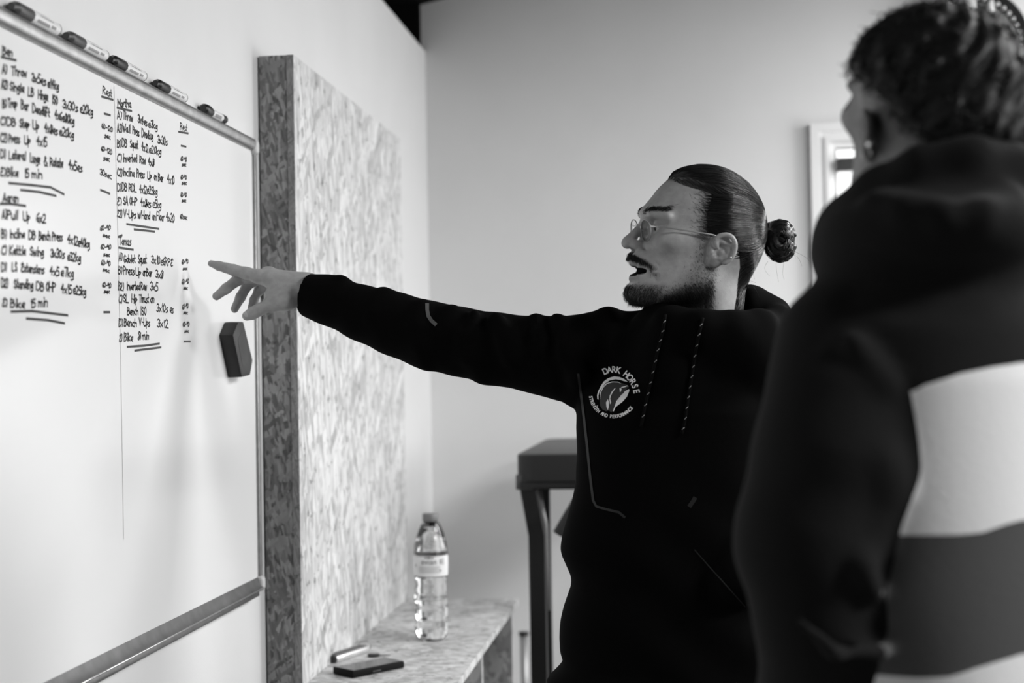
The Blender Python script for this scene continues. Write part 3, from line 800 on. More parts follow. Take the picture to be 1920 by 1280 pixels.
class Shape:
    """list of (mode, function, low corner, high corner, blend) evaluated in order, each only near its own box"""
    def __init__(self): self.ops = []
    def add(self, fn, lo, hi, k=0.01, mode='u'):
        self.ops.append((mode, fn, np.asarray(lo, f32), np.asarray(hi, f32), k)); return self
    def cap(self, a, b, ra, rb=None, k=0.01, mode='u'):
        a, b = A3(a), A3(b); rb_ = ra if rb is None else rb; m_ = max(ra, rb_)
        return self.add(lambda P: cap(P, a, b, ra, rb_), np.minimum(a, b) - m_, np.maximum(a, b) + m_, k, mode)
    def chain(self, pts, k=0.01, mode='u'):              # pts: (point, radius)
        for (a, ra), (b, rb) in zip(pts[:-1], pts[1:]): self.cap(a, b, ra, rb, k, mode)
        return self
    def ell(self, c, r, k=0.01, mode='u', R=None):       # R: rows are the ellipsoid's axes
        c = A3(c); r = np.asarray(r, f32); m_ = float(r.max())
        if R is None:
            return self.add(lambda P: ell(P, c, r), c - r, c + r, k, mode)
        R = np.asarray(R, f32)
        return self.add(lambda P: ell((P - c) @ R.T, np.zeros(3, f32), r), c - m_, c + m_, k, mode)
    def __call__(self, P, margin=0.03):
        d = np.full(len(P), 1.0, f32)
        for mode, fn, lo, hi, k in self.ops:
            mk = np.all((P > lo - k - margin) & (P < hi + k + margin), axis=1)
            if not mk.any(): continue
            v = fn(P[mk]).astype(f32)
            if mode == 'u': d[mk] = smin(d[mk], v, k)
            elif mode == 's': d[mk] = smax(d[mk], -v, k)
            else: d[mk] = smax(d[mk], v, k)
        return d
    def bounds(self):
        lo = np.min([o[2] - o[4] for o in self.ops if o[0] == 'u'], axis=0); hi = np.max([o[3] + o[4] for o in self.ops if o[0] == 'u'], axis=0)
        return lo, hi

def nets(fn, lo, hi, h, slack=1.6, Bn=12):
    """sparse surface nets: returns vertices and quads of the zero level of fn"""
    lo = np.asarray(lo, np.float64) - 2 * h; hi = np.asarray(hi, np.float64) + 2 * h
    nb = np.ceil((hi - lo) / (h * Bn)).astype(int)
    g = np.stack(np.meshgrid(*[np.arange(n) for n in nb], indexing='ij'), -1).reshape(-1, 3)
    cen = lo + (g + .5) * h * Bn
    rad = h * Bn * .5 * math.sqrt(3)
    dv = np.concatenate([fn((cen[i:i + 20000]).astype(f32), margin=rad * slack + .01) for i in range(0, len(cen), 20000)])
    g = g[np.abs(dv) < rad * slack + .002]
    NN = nb * Bn + 1
    lid = lambda c: (c[..., 0] * NN[1] + c[..., 1]) * NN[2] + c[..., 2]
    off = np.stack(np.meshgrid(*[np.arange(Bn + 1)] * 3, indexing='ij'), -1).reshape(-1, 3)
    corners = np.array([[i, j, k] for i in (0, 1) for j in (0, 1) for k in (0, 1)])
    edges = [(a, b) for a in range(8) for b in range(a + 1, 8) if np.abs(corners[a] - corners[b]).sum() == 1]
    ids, vs, eds = [], [], []
    for s in range(0, len(g), 48):
        gb = g[s:s + 48]
        idx = gb[:, None, :] * Bn + off[None]
        V = fn((lo + idx.reshape(-1, 3) * h).astype(f32)).reshape(len(gb), Bn + 1, Bn + 1, Bn + 1)
        S = V < 0
        cnt = sum(S[:, i:Bn + i, j:Bn + j, k:Bn + k].astype(np.int8) for i, j, k in corners)
        b_, ci, cj, ck = np.nonzero((cnt > 0) & (cnt < 8))
        if len(b_):
            cv = np.stack([V[b_, ci + i, cj + j, ck + k] for i, j, k in corners], 1)
            acc = np.zeros((len(b_), 3)); n = np.zeros(len(b_))
            for a, b in edges:
                va, vb = cv[:, a], cv[:, b]
                m_ = (va < 0) != (vb < 0)
                t = np.where(m_, va / np.where(m_, va - vb, 1), 0)
                acc += np.where(m_[:, None], corners[a] + t[:, None] * (corners[b] - corners[a]), 0); n += m_
            cell = gb[b_] * Bn + np.stack([ci, cj, ck], 1)
            ids.append(lid(cell)); vs.append(lo + (cell + acc / n[:, None]) * h)
        for ax in range(3):
            sl = [slice(0, Bn)] * 3; sh = [slice(0, Bn)] * 3; sh[ax] = slice(1, Bn + 1)
            a, b = S[(slice(None), *sl)], S[(slice(None), *sh)]
            b_, ci, cj, ck = np.nonzero(a != b)
            if len(b_):
                c = gb[b_] * Bn + np.stack([ci, cj, ck], 1)
                eds.append((ax, c, a[b_, ci, cj, ck]))
    ids = np.concatenate(ids); vs = np.concatenate(vs)
    o = np.argsort(ids); ids, vs = ids[o], vs[o]
    quads = []
    for ax, c, inside in eds:
        u, w = (ax + 1) % 3, (ax + 2) % 3
        q = []
        for du, dw in ((-1, -1), (0, -1), (0, 0), (-1, 0)):
            cc = c.copy(); cc[:, u] += du; cc[:, w] += dw
            q.append(lid(cc))
        q = np.stack(q, 1)
        q[~inside] = q[~inside][:, ::-1]
        p = np.searchsorted(ids, q); p = np.minimum(p, len(ids) - 1)
        quads.append(p[(ids[p] == q).all(1)])
    return vs, np.concatenate(quads)
def keep_faces(v, q, mask_v):                       # drop faces whose vertices are all masked out
    k = mask_v[q].any(1); q = q[k]
    used = np.unique(q); mp = np.full(len(v), -1); mp[used] = np.arange(len(used))
    return v[used], mp[q]
def relax(v, q, it=1, lam=.5):
    e = np.concatenate([q[:, [0, 1]], q[:, [1, 2]], q[:, [2, 3]], q[:, [3, 0]]])
    for _ in range(it):
        acc = np.zeros_like(v); n = np.zeros(len(v))
        np.add.at(acc, e[:, 0], v[e[:, 1]]); np.add.at(n, e[:, 0], 1)
        np.add.at(acc, e[:, 1], v[e[:, 0]]); np.add.at(n, e[:, 1], 1)
        v = v + lam * (acc / np.maximum(n, 1)[:, None] - v)
    return v
def grad(fn, P, e=0.0015):
    P = P.astype(f32); G = np.zeros_like(P)
    for k in range(3):
        d = np.zeros(3, f32); d[k] = e
        G[:, k] = fn(P + d) - fn(P - d)
    return G / (np.linalg.norm(G, axis=1, keepdims=True) + 1e-12)
def snap(fn, P, off=0.0, it=4):                     # move points onto the surface (plus an offset)
    P = P.astype(f32)
    for _ in range(it):
        P = P - (fn(P)[:, None] - off) * grad(fn, P) * .9
    return P
def vnormals(v, q):
    n = np.cross(v[q[:, 2]] - v[q[:, 0]], v[q[:, 3]] - v[q[:, 1]])
    N_ = np.zeros_like(v)
    for k in range(4): np.add.at(N_, q[:, k], n)
    return N_ / (np.linalg.norm(N_, axis=1, keepdims=True) + 1e-12)
def set_tone(me, tone):
    a = me.attributes.new('tone', 'FLOAT', 'POINT')
    a.data.foreach_set('value', np.asarray(tone, dtype=f32))
def cast(fn, origin, P, off):                       # slide points along the line from origin until they lie on the surface
    D = P - origin; L0 = np.linalg.norm(D, axis=1, keepdims=True); D = D / L0
    t = L0[:, 0] * 0 + (L0[:, 0] - .25)
    for _ in range(40):
        d = fn((origin + D * t[:, None]).astype(f32)) - off
        t = t + np.clip(d, -.02, .02) * .8
    return origin + D * t[:, None]

class Frame:
    """axes of a head or hand as seen along a pixel's ray: er right, eu up, ed away"""
    def __init__(self, px, py, depth):
        self.o = np.array(at_y(px, py, depth)); self.px, self.py = px, py
        ed = np.array(ray(px, py).normalized()); er = np.array(right); er = er - ed * (er @ ed); er /= np.linalg.norm(er)
        self.ed, self.er, self.eu = ed, er, np.cross(er, ed)
        self.k = F_PX / np.dot(self.o - np.array(CAM), np.array(fwd))       # pixels per metre here

# ---------------- a head, in local coordinates (s forward, l to its left, t up), metres
def tab(x, pts):
    pts = sorted(pts); return np.interp(x, [p[0] for p in pts], [p[1] for p in pts])
def skull(Q):
    a = np.abs(Q[:, 1]); Qm = np.stack([Q[:, 0], a, Q[:, 2]], 1)
    V = lambda *p: np.array(p, f32)
    d = ell(Qm, V(.008, 0, .018), V(.095, .0755, .084))
    d = smin(d, ell(Qm, V(-.030, 0, -.012), V(.060, .066, .070)), .03)
    d = smin(d, ell(Qm, V(.050, 0, -.035), V(.068, .060, .075)), .025)
    d = smin(d, ell(Qm, V(.055, 0, -.080), V(.066, .046, .045)), .025)
    d = smin(d, cap(Qm, V(.018, .050, -.055), V(.030, .046, -.088), .016, .016), .025)
    d = smin(d, cap(Qm, V(.030, .046, -.088), V(.112, .014, -.110), .016, .019), .03)
    return d
_tg = np.linspace(-.16, .12, 141)
def _front_table():
    sg = np.linspace(.02, .16, 141)
    S, T = np.meshgrid(sg, _tg, indexing='ij')
    d = skull(np.stack([S.ravel(), 0 * S.ravel(), T.ravel()], 1).astype(f32)).reshape(S.shape)
    out = []
    for j in range(len(_tg)):
        ins = np.nonzero(d[:, j] < 0)[0]
        out.append(sg[ins[-1]] if len(ins) else np.nan)
    return np.array(out)
_front = _front_table()
EAR_P = [(1344, 462), (1341, 452), (1344, 445), (1351, 441), (1362, 440), (1371, 445), (1376, 455), (1376, 466), (1372, 477), (1366, 485), (1357, 491)]
def spline(P, n):
    P = np.array(P, float); k = len(P); out = []
    for u in np.linspace(0, k - 1 - 1e-6, n):
        i = int(u); t = u - i
        p0, p1, p2, p3 = P[max(i - 1, 0)], P[i], P[i + 1], P[min(i + 2, k - 1)]
        out.append(.5 * (2 * p1 + (p2 - p0) * t + (2 * p0 - 5 * p1 + 4 * p2 - p3) * t * t + (3 * p1 - p0 - 3 * p2 + p3) * t ** 3))
    return np.array(out)
EAR_P = spline(EAR_P, 22)
EAR_A = [(1368, 458), (1366, 470), (1360, 479), (1350, 483), (1340, 481)]
def ear_xy(px, py): return ((px - 1350) * .00093, (470 - py) * .00093)
EU = np.array([-.936, .351, 0], f32); EN = np.array([.351, .936, 0], f32); EV = np.array([0, 0, 1], f32)
def ear(Qm, E):
    q = Qm - E
    X = np.stack([q @ EU, q @ EV, q @ EN], 1)
    V = lambda *p: np.array(p, f32)
    d = ell(X, V(.0015, .003, -.001), V(.0215, .0255, .0042))
    d = smin(d, ell(X, V(-.0125, -.019, -.003), V(.0105, .0095, .0052)), .008)
    d = smax(d, -ell(X, V(.001, -.001, .0055), V(.0130, .0150, .0092)), .003)
    d = smax(d, -cap(X, V(.008, .019, .0062), V(.0190, -.002, .0062), .0050), .002)
    pts = [np.array((*ear_xy(*p), .0034 + .0012 * min(i / 6, 1)), f32) for i, p in enumerate(EAR_P)]
    for i, (a, b) in enumerate(zip(pts[:-1], pts[1:])):
        d = smin(d, cap(X, a, b, .0034), .003)
    pts = [np.array((*ear_xy(*p), .0012), f32) for p in EAR_A]
    for a, b in zip(pts[:-1], pts[1:]): d = smin(d, cap(X, a, b, .0029), .003)
    d = smin(d, cap(X, np.array((*ear_xy(1352, 452), .001), f32), pts[0], .0026), .004)
    d = smin(d, cap(X, V(-.0150, .004, -.001), V(-.0150, -.001, .001), .0042), .005)       # tragus
    d = smin(d, cap(X, V(-.0155, -.010, -.001), V(-.012, -.011, .0012), .0040), .005)      # antitragus
    d = smin(d, cap(X, V(-.004, 0, -.012), V(.002, -.002, -.003), .010, .006), .006)       # root behind
    return d
def make_head(profile, mouth_open, E, neck):
    D0 = np.interp(_tg, *zip(*sorted(profile))) - _front
    D0 = np.clip(np.nan_to_num(D0), -.03, .03)
    lo_t, hi_t = min(p[0] for p in profile), max(p[0] for p in profile)
    D0 = D0 * sstep(lo_t - .02, lo_t + .012, _tg) * (1 - sstep(hi_t, hi_t + .02, _tg))
    V = lambda *p: np.array(p, f32)
    def skin(Q):
        s, l, t = Q[:, 0], Q[:, 1], Q[:, 2]; a = np.abs(l)
        sig = np.interp(t, [-.07, -.03, 0, .02], [.032, .036, .040, .046])
        D = np.interp(t, _tg, D0) * np.exp(-(a / sig) ** 2.6) * sstep(.03, .075, s)
        D = D - .0155 * np.exp(-((a - .032) / .0135) ** 2 - ((t - .006) / .0115) ** 2) * sstep(.03, .08, s)
        D = D - .004 * np.exp(-((a - .045) / .016) ** 2 - ((t + .058) / .024) ** 2) * sstep(.02, .06, s)
        Qw = np.stack([s - D, l, t], 1).astype(f32)
        d = skull(Qw)
        Qm = np.stack([s, a, t], 1).astype(f32)
        d = smin(d, ell(Qm, V(.074, .046, -.016), V(.030, .019, .017)), .022)               # cheekbone
        d = smin(d, cap(Qm, V(.107, .030, .026), V(.088, .052, .022), .007, .006), .014)    # brow bone
        # nose
        d = smin(d, cap(Qm, V(.113, 0, .010), V(.140, 0, -.0185), .0066, .0084), .011)
        d = smin(d, ell(Qm, V(.1425, 0, -.0235), V(.0105, .0105, .0095)), .006)
        d = smin(d, ell(Qm, V(.1275, .0115, -.0262), V(.0125, .0066, .0085)), .006)
        d = smax(d, -ell(Qm, V(.1325, .0066, -.0355), V(.0070, .0036, .0050)), .003)
        d = smax(d, -cap(Qm, V(.120, .021, -.030), V(.098, .036, -.060), .0009), .007)      # fold beside the nose
        # eyes: lids around a ball, opened by a slit
        lid = np.linalg.norm(Qm - V(.0925, .032, .004), axis=1) - .0138
        lid = smax(lid, -ell(Qm, V(.107, .033, .0025), V(.011, .0130, .0052)), .0015)
        d = smin(d, lid, .005)
        # lips and mouth
        if mouth_open:
            for (p0, p1, p2, r_) in ((V(.1325, 0, -.0570), V(.125, .019, -.0590), V(.104, .0310, -.0700), .0050),
                                     (V(.1335, 0, -.0845), V(.125, .018, -.0820), V(.104, .0310, -.0710), .0058)):
                d = smin(d, cap(Qm, p0, p1, r_, r_ * .95), .006); d = smin(d, cap(Qm, p1, p2, r_ * .95, r_ * .6), .006)
            d = smax(d, -ell(Qm, V(.108, 0, -.0705), V(.040, .0285, .0118)), .003)
        else:
            for (p0, p1, r_) in ((V(.121, 0, -.058), V(.104, .024, -.060), .005), (V(.121, 0, -.066), V(.104, .023, -.061), .0056)):
                d = smin(d, cap(Qm, p0, p1, r_, r_ * .5), .006)
        d = smin(d, ear(Qm, E), .005)
        d = smin(d, cap(Q, neck[0], neck[1], neck[2], neck[3]), .03)
        return d
    def bare(Q):
        return smin(skull(Q), cap(Q, neck[0], neck[1], neck[2] - .002, neck[3]), .03)
    return skin, bare
class Head:
    def __init__(self, fr, yaw, facing):            # facing: unit vector in (er, ed)
        self.fr = fr
        f = fr.er * facing[0] + fr.ed * facing[1]
        L = np.cross(fr.eu, f)
        self.R = np.stack([f, L, fr.eu]).astype(f32)     # rows: local axes
        self.o = fr.o.astype(f32)
    def loc(self, P): return ((P - self.o) @ self.R.T).astype(f32)
    def wld(self, Q): return np.asarray(Q, f32) @ self.R + self.o
def skin_mat(name, v):
    mt, nt, b = nodes(name)
    L = nt.links.new
    at = N(nt, 'ShaderNodeAttribute'); at.attribute_name = 'tone'
    tc = N(nt, 'ShaderNodeTexCoord')
    n1 = N(nt, 'ShaderNodeTexNoise'); n1.inputs['Scale'].default_value = 90; n1.inputs['Detail'].default_value = 6
    L(tc.outputs['Object'], n1.inputs['Vector'])
    r = N(nt, 'ShaderNodeMapRange'); r.inputs['From Min'].default_value = .3; r.inputs['From Max'].default_value = .7
    r.inputs['To Min'].default_value = v * .88; r.inputs['To Max'].default_value = v * 1.08
    L(n1.outputs['Fac'], r.inputs['Value'])
    mu = N(nt, 'ShaderNodeMath', operation='MULTIPLY'); L(r.outputs['Result'], mu.inputs[0]); L(at.outputs['Fac'], mu.inputs[1])
    L(mu.outputs[0], b.inputs['Base Color'])
    b.inputs['Roughness'].default_value = .48
    b.inputs['Specular IOR Level'].default_value = .45
    n2 = N(nt, 'ShaderNodeTexNoise'); n2.inputs['Scale'].default_value = 420; n2.inputs['Detail'].default_value = 3
    L(tc.outputs['Object'], n2.inputs['Vector'])
    bp = N(nt, 'ShaderNodeBump'); bp.inputs['Strength'].default_value = .22; bp.inputs['Distance'].default_value = .001
    L(n2.outputs['Fac'], bp.inputs['Height']); L(bp.outputs['Normal'], b.inputs['Normal'])
    return mt
def hair_mat(name, v, rough=.32, spec=.6):
    return mat(name, v, rough, spec=spec)
def sdf_obj(name, vq, mats, parent, tone=None, mi=None):
    v, q = vq
    me = mesh_np(v, q, mi)
    if tone is not None: set_tone(me, tone)
    return obj(name, me, mats, parent)
# ================================================================== the pointing man
D1 = 2.55
def q1(px, py, dy=0.0): return np.array(at_y(px, py, D1 + dy))
def pxm(n, dy=0.0): return n * (D1 + dy) / F_PX
M_skin = skin_mat('skin', 0.35)
M_hair = hair_mat('dark_hair', 0.009, .27, .75)
M_beard = hair_mat('beard_hair', 0.012, .5, .3)
M_hood = mat('black_fleece', 0.0022, 0.9, spec=0.04, bump=(700, .25, .001))
M_tape = mat('reflective_piping', 0.014, 0.5, spec=.2)
M_print_w = mat('white_chest_print', 0.85, 0.6)
M_print_g = mat('grey_chest_print', 0.016, 0.6)
M_cord = mat('black_cord', 0.003, 0.8, spec=.05)
M_fleck = mat('pale_cord_fleck', 0.30, 0.6)
M_trouser = mat('black_trousers', 0.006, 0.85, spec=.2)
M_shoe = mat('black_shoe', 0.01, 0.6)
M_tee = mat('white_tee', 0.7, 0.8)

a1 = math.radians(20)
fr1 = Frame(1325, 430, D1)
H1 = Head(fr1, a1, (-math.cos(a1), -math.sin(a1)))
kx = 1.0 / (fr1.k * math.cos(a1)); ky = 1.0 / fr1.k
prof1 = [((430 - y) * ky, (1325 - x) * kx) for x, y in
         [(1283, 326), (1262, 334), (1249, 342), (1235, 357), (1222, 375), (1210, 388), (1202, 398), (1205, 408), (1207, 417), (1208, 432), (1205, 448), (1196, 462), (1187, 472),
          (1183, 482), (1186, 494), (1188, 506), (1188, 518), (1190, 527), (1184, 538), (1182, 548), (1186, 558), (1200, 568)]]
E1 = np.array([.0043, .0795, -.037], f32)
skin1, bare1 = make_head(prof1, True, E1, (np.array([-.016, 0, -.05], f32), np.array([.003, .003, -.19], f32), .050, .057))
sk1 = lambda P, margin=0: skin1(H1.loc(P))

# ---- hand, wrist and arm
DH = 0.13                                            # the hand is a little farther away than the head
hp = lambda px, py, dy=0.0: q1(px, py, DH + dy)
hr = lambda n: pxm(n, DH)
hand = Shape()
palm = [((505, 522), 17, .006), ((500, 517), 16, .026), ((506, 522), 15, .046), ((516, 530), 13, .062)]
for (c, r_, dy) in palm:
    hand.cap(hp(577, 541, .024), hp(c[0], c[1], dy), hr(24), hr(r_), k=.014)
hand.cap(hp(640, 560, .02), hp(575, 541, .022), hr(27), hr(24.5), k=.012)
hand.cap(hp(574, 541, .004), hp(574, 541, .040), hr(23), hr(22), k=.012)
hand.cap(hp(600, 548, .0), hp(600, 548, .042), hr(24), hr(23), k=.012)
def finger(js, k=.005):
    hand.chain([(hp(x, y, dy), hr(r_)) for x, y, r_, dy in js], k=k)
finger([(500, 522, 14, .006), (484, 518, 13.5, .004), (462, 512, 11.5, .002), (438, 506, 10.6, 0), (424, 502, 9.4, 0), (411, 498.5, 8.6, 0), (396, 494, 6.6, 0)])      # index
finger([(496, 518, 13, .026), (466, 519, 12, .026), (446, 524, 11, .025), (424, 541, 9.8, .022), (406, 555, 8.2, .019)])               # middle
finger([(502, 522, 12.5, .046), (480, 524, 11.5, .047), (465, 532, 10.4, .047), (451, 557, 9.4, .044), (440, 579, 7.8, .040)])         # ring
finger([(514, 532, 11, .062), (496, 537, 10, .064), (485, 545, 9, .064), (476, 562, 8, .062), (471, 576, 7, .058)])                    # little
# thumb: leaves the side of the palm near the wrist
hand.chain([(hp(566, 553, -.002), hr(19)), (hp(536, 562, -.012), hr(17.5)), (hp(511, 570, -.018), hr(14))], k=.016)
hand.chain([(hp(511, 570, -.018), hr(13.5)), (hp(487, 580, -.022), hr(11.2)), (hp(474, 587, -.024), hr(11.2)), (hp(463, 592, -.025), hr(9.2))], k=.006)
hand.ell(hp(545, 545, .004), (hr(36), .016, hr(24)), k=.018)
hand.cap(hp(520, 545, -.002), hp(505, 553, -.008), hr(12), hr(9), k=.016)                # web between thumb and index
for (x, y, dy) in ((505, 508, .026), (512, 512, .046)):
    hand.ell(hp(x, y, dy - .002), (hr(8), .007, hr(6.5)), k=.012)                        # knuckles
# ---- rest of the body under the clothes
arm1 = [(1130, 652, 62, .05), (1060, 672, 74, .055), (1000, 664, 66, .065), (930, 654, 63, .075), (860, 640, 60, .085), (800, 627, 59, .09),
        (740, 607, 55, .10), (680, 587, 48, .11), (620, 563, 43, .12), (560, 549, 41, .13)]
core = Shape()
core.chain([(q1(x, y, dy), pxm(r_ * .62, dy)) for x, y, r_, dy in arm1[:-2]] + [(q1(620, 560, .13), pxm(27, .13))], k=.03)
core.chain([(q1(1130, 655, .05), .055), (q1(1285, 670, .04), .06), (q1(1430, 665, -.03), .055)], k=.05)
core.chain([(q1(1300, 740, .03), .09), (q1(1285, 900, .02), .10), (q1(1285, 1180, .02), .115)], k=.05)
core.chain([(q1(1430, 665, -.03), .05), (q1(1480, 900, -.01), .042), (q1(1420, 1085, -.12), .034)], k=.03)
gz = lambda px, dy, z: np.array((at_y(px, 640, D1 + dy).x, D1 + dy, z))
for sx in (1205, 1365):
    core.chain([(q1(sx + 10, 1230, .02), .085), (gz(sx, .0, .5), .058), (gz(sx, .03, .10), .042)], k=.03)
def body1(P, margin=.03):
    d = np.full(len(P), 1.0, f32)
    q = H1.loc(P)
    mk = (np.abs(q[:, 0]) < .20 + margin) & (np.abs(q[:, 1]) < .14 + margin) & (q[:, 2] > -.185 - margin) & (q[:, 2] < .14 + margin)
    if mk.any(): d[mk] = skin1(q[mk])
    return smin(d, hand(P, margin), .01)
lo_h = H1.o - .2; hi_h = H1.o + .2; lo_h[2] = H1.o[2] - .175; hi_h[2] = H1.o[2] + .13
v1, f1 = nets(body1, lo_h, hi_h, .0015, 2.2)
v1 = relax(v1, f1, 1)
hlo, hhi = hand.bounds(); hhi[0] = hp(632, 560)[0]
v2, f2 = nets(lambda P, margin=.03: hand(P, margin), hlo, hhi, .0015, 1.6)
v3, f3 = nets(lambda P, margin=.05: core(P, margin), *core.bounds(), .008)
bv = np.concatenate([v1, v2, v3]); bf = np.concatenate([f1, f2 + len(v1), f3 + len(v1) + len(v2)])
# tones: beard shade under the hair, lips, inside of the mouth
Q = H1.loc(bv.astype(f32)); aQ = np.abs(Q[:, 1])
headmask = np.arange(len(bv)) < len(v1)
def beard_amount(Q):
    s, l, t = Q[:, 0], Q[:, 1], Q[:, 2]; a = np.abs(l)
    line = -.040 - .62 * (s - .03)
    cheek = sstep(0, .05, line - t) * sstep(-.005, .02, s)
    dens = .22 * sstep(-.004, .02, line - t) + .78 * cheek
    burn = np.exp(-((s - .034) / .011) ** 2) * sstep(-.07, -.05, t) * (1 - sstep(-.012, .0, t)) * .55
    tm = np.interp(a, [0, .018, .030, .038, .046], [-.047, -.051, -.060, -.072, -.09])
    mous = sstep(.080, .10, s) * np.exp(-((t - tm) / .0080) ** 4) * (1 - sstep(.036, .046, a))
    chin = sstep(.07, .11, s) * sstep(-.086, -.098, t)
    soul = np.exp(-(a / .010) ** 2 - ((t + .095) / .008) ** 2) * (s > .1)
    dens = np.maximum.reduce([dens * (t < -.03) * (1 - .75 * np.exp(-((s - .09) / .03) ** 2 - ((t + .085) / .016) ** 2)), burn, mous, chin, soul])
    dens = dens * (1 - sstep(.0, .03, -.128 - t)) * sstep(-.012, .012, s)
    half = .0215 * np.sqrt(np.clip(1 - (a / .033) ** 2, 0, 1))
    lips = 1 - sstep(0, .004, np.abs(t + .0705) - half) * 1.0
    return dens * (1 - lips * (s > .095))
bd = beard_amount(Q)
tone = np.ones(len(bv))
tone[headmask] -= .55 * np.clip(bd[headmask], 0, 1)
tfade = np.exp(-np.clip(Q[:, 0] - .022, 0, 1) / .012) * sstep(-.03, -.01, Q[:, 2]) * (1 - sstep(.065, .085, Q[:, 2])) * (aQ > .045) * (np.linalg.norm((np.stack([Q[:, 0], aQ, Q[:, 2]], 1) - E1) * [1, .6, 1], axis=1) > .034)
tone[headmask] *= 1 - .7 * tfade[headmask]
md = ell(np.stack([Q[:, 0], aQ, Q[:, 2]], 1), np.array([.108, 0, -.0705], f32), np.array([.040, .0285, .0118], f32))
tone = np.where(headmask & (md < .0006) & (Q[:, 0] < .1335), .10, tone)
lipm = headmask & (np.minimum(np.abs(Q[:, 2] + .0575), np.abs(Q[:, 2] + .0840)) < .006) & (Q[:, 0] > .108) & (aQ < .026) & (md > .0006)
lipw = headmask * np.exp(-(np.minimum(np.abs(Q[:, 2] + .0575 + .1 * aQ), np.abs(Q[:, 2] + .0840 - .1 * aQ)) / .0055) ** 2) * (Q[:, 0] > .10) * (1 - sstep(.016, .030, aQ)) * (md > .0006)
tone = tone * (1 - .4 * lipw)
me = mesh_np(bv, bf); set_tone(me, tone)
man1 = obj('person', me, [M_skin])
tag(man1, 'bearded man with glasses and hair bun, black hoodie, arm outstretched pointing at the whiteboard', 'person')

# teeth, tongue, eyes
def local_obj(name, bm, mt, parent, H, **kw):
    for v in bm.verts: v.co = Vector(H.wld(np.array([tuple(v.co)], f32))[0])
    return obj(name, bm, mt, parent, **kw)
M_teeth = mat('tooth_enamel', 0.62, 0.25)
M_tongue = mat('tongue', 0.16, 0.4)
M_eye = mat('eye_white', 0.55, 0.15)
M_iris = mat('dark_iris', 0.012, 0.1)
for sg, nm, r_ in ((-.0620, 'upper_teeth', .0030), (-.0800, 'lower_teeth', .0030)):
    bm = bmesh.new()
    for i in range(-5, 6):
        x = i * .0042; sx = .1225 - 16 * x * x
        bm_box(bm, (sx - .003, x - .0019, sg - r_), (sx + .0012, x + .0019, sg + r_), .0008, 1)
    local_obj(nm, bm, M_teeth, man1, H1, auto=50)['kind'] = 'stuff'
bm = bmesh.new(); bmesh.ops.create_uvsphere(bm, u_segments=16, v_segments=10, radius=1.0)
for v in bm.verts: v.co = Vector((.100 + v.co.x * .020, v.co.y * .015, -.0775 + v.co.z * .004))
local_obj('tongue', bm, M_tongue, man1, H1)
def eyes(H, parent, look=0):
    for sg in (1, -1):
        bm = bmesh.new(); bmesh.ops.create_uvsphere(bm, u_segments=20, v_segments=14, radius=.0122)
        for v in bm.verts: v.co = v.co + Vector((.0925, sg * .032, .0035))
        e = local_obj('eye', bm, M_eye, parent, H)
        bm = bmesh.new(); bmesh.ops.create_uvsphere(bm, u_segments=16, v_segments=10, radius=.0062)
        for v in bm.verts: v.co = Vector((.0925 + .0085 + v.co.x * .75, sg * .032 + v.co.y, .003 + v.co.z))
        local_obj('iris', bm, M_iris, e, H)
eyes(H1, man1)

# ---- hair: slicked back cap, loose strands on it, and the bun
def hair_thick1(Q):
    s, t = Q[:, 0], Q[:, 2]
    sh = tab(t, [(-.20, -.030), (-.13, -.030), (-.11, -.034), (-.065, -.038), (-.036, -.032), (-.030, -.010), (-.014, .012), (0, .026), (.028, .026), (.046, .019), (.060, .015),
                 (.070, .034), (.080, .062), (.088, .078), (.12, .10)])
    return np.clip((sh - s) * .26, -.006, .0085) * (1 - .3 * sstep(-.07, -.12, t))
hair1 = lambda Q: bare1(Q) - hair_thick1(Q).astype(f32)
hw1 = lambda P, margin=0: hair1(H1.loc(P))
def cap_fn(P, margin=0): return hw1(P)
hlo_, hhi_ = H1.o - .16, H1.o + .16; hlo_[2] = H1.o[2] - .17
vh, fh = nets(cap_fn, hlo_, hhi_, .0024, 1.8)
Qh = H1.loc(vh.astype(f32))
vh, fh = keep_faces(vh, fh, (hair_thick1(Qh) > -.0035) & (Qh[:, 2] > -.165))
hair_o = sdf_obj('hair', (vh, fh), [M_hair], man1)
Qh = H1.loc(vh.astype(f32)); th = hair_thick1(Qh)
tie = np.array([-.100, .0, .004], f32)
rng = np.random.default_rng(5)
def comb(starts, target, fn, steps, step, off, wob):
    P = starts.copy(); out = [P.copy()]
    for i in range(steps):
        d = target - P; dist = np.linalg.norm(d, axis=1, keepdims=True)
        n = grad(fn, P)
        d = d - n * (d * n).sum(1, keepdims=True)
        d /= np.linalg.norm(d, axis=1, keepdims=True) + 1e-9
        P = P + d * np.minimum(step, dist * .5)
        P = P - (fn(P) - off)[:, None] * n
        P = P + wob * rng.normal(size=P.shape).astype(f32)
        out.append(P.copy())
    return np.stack(out, 1)
cand = np.nonzero((th > np.where(Qh[:, 2] < -.05, .001, -.003)) & (th < .0085) & (Qh[:, 2] > -.150))[0]
pick = rng.choice(cand, 2300)
rest = rng.choice(np.nonzero(th >= .0084)[0], 1300)
st = np.concatenate([Qh[pick], Qh[rest]])
st = st + rng.normal(0, .0008, st.shape).astype(f32)
offs = rng.uniform(.0002, .0016, len(st)).astype(f32)
hair_lift = lambda Q: bare1(Q) - np.maximum(hair_thick1(Q), -.0002).astype(f32)
st = snap(hair_lift, st, .0002, 3)
paths = comb(st, tie, hair_lift, 24, .0085, offs, .00022)
pw = H1.wld(paths.reshape(-1, 3)).reshape(paths.shape)
hs = obj('hair_strands', hair_mesh(pw, .00055, .00040), [M_hair], man1); hs['kind'] = 'stuff'
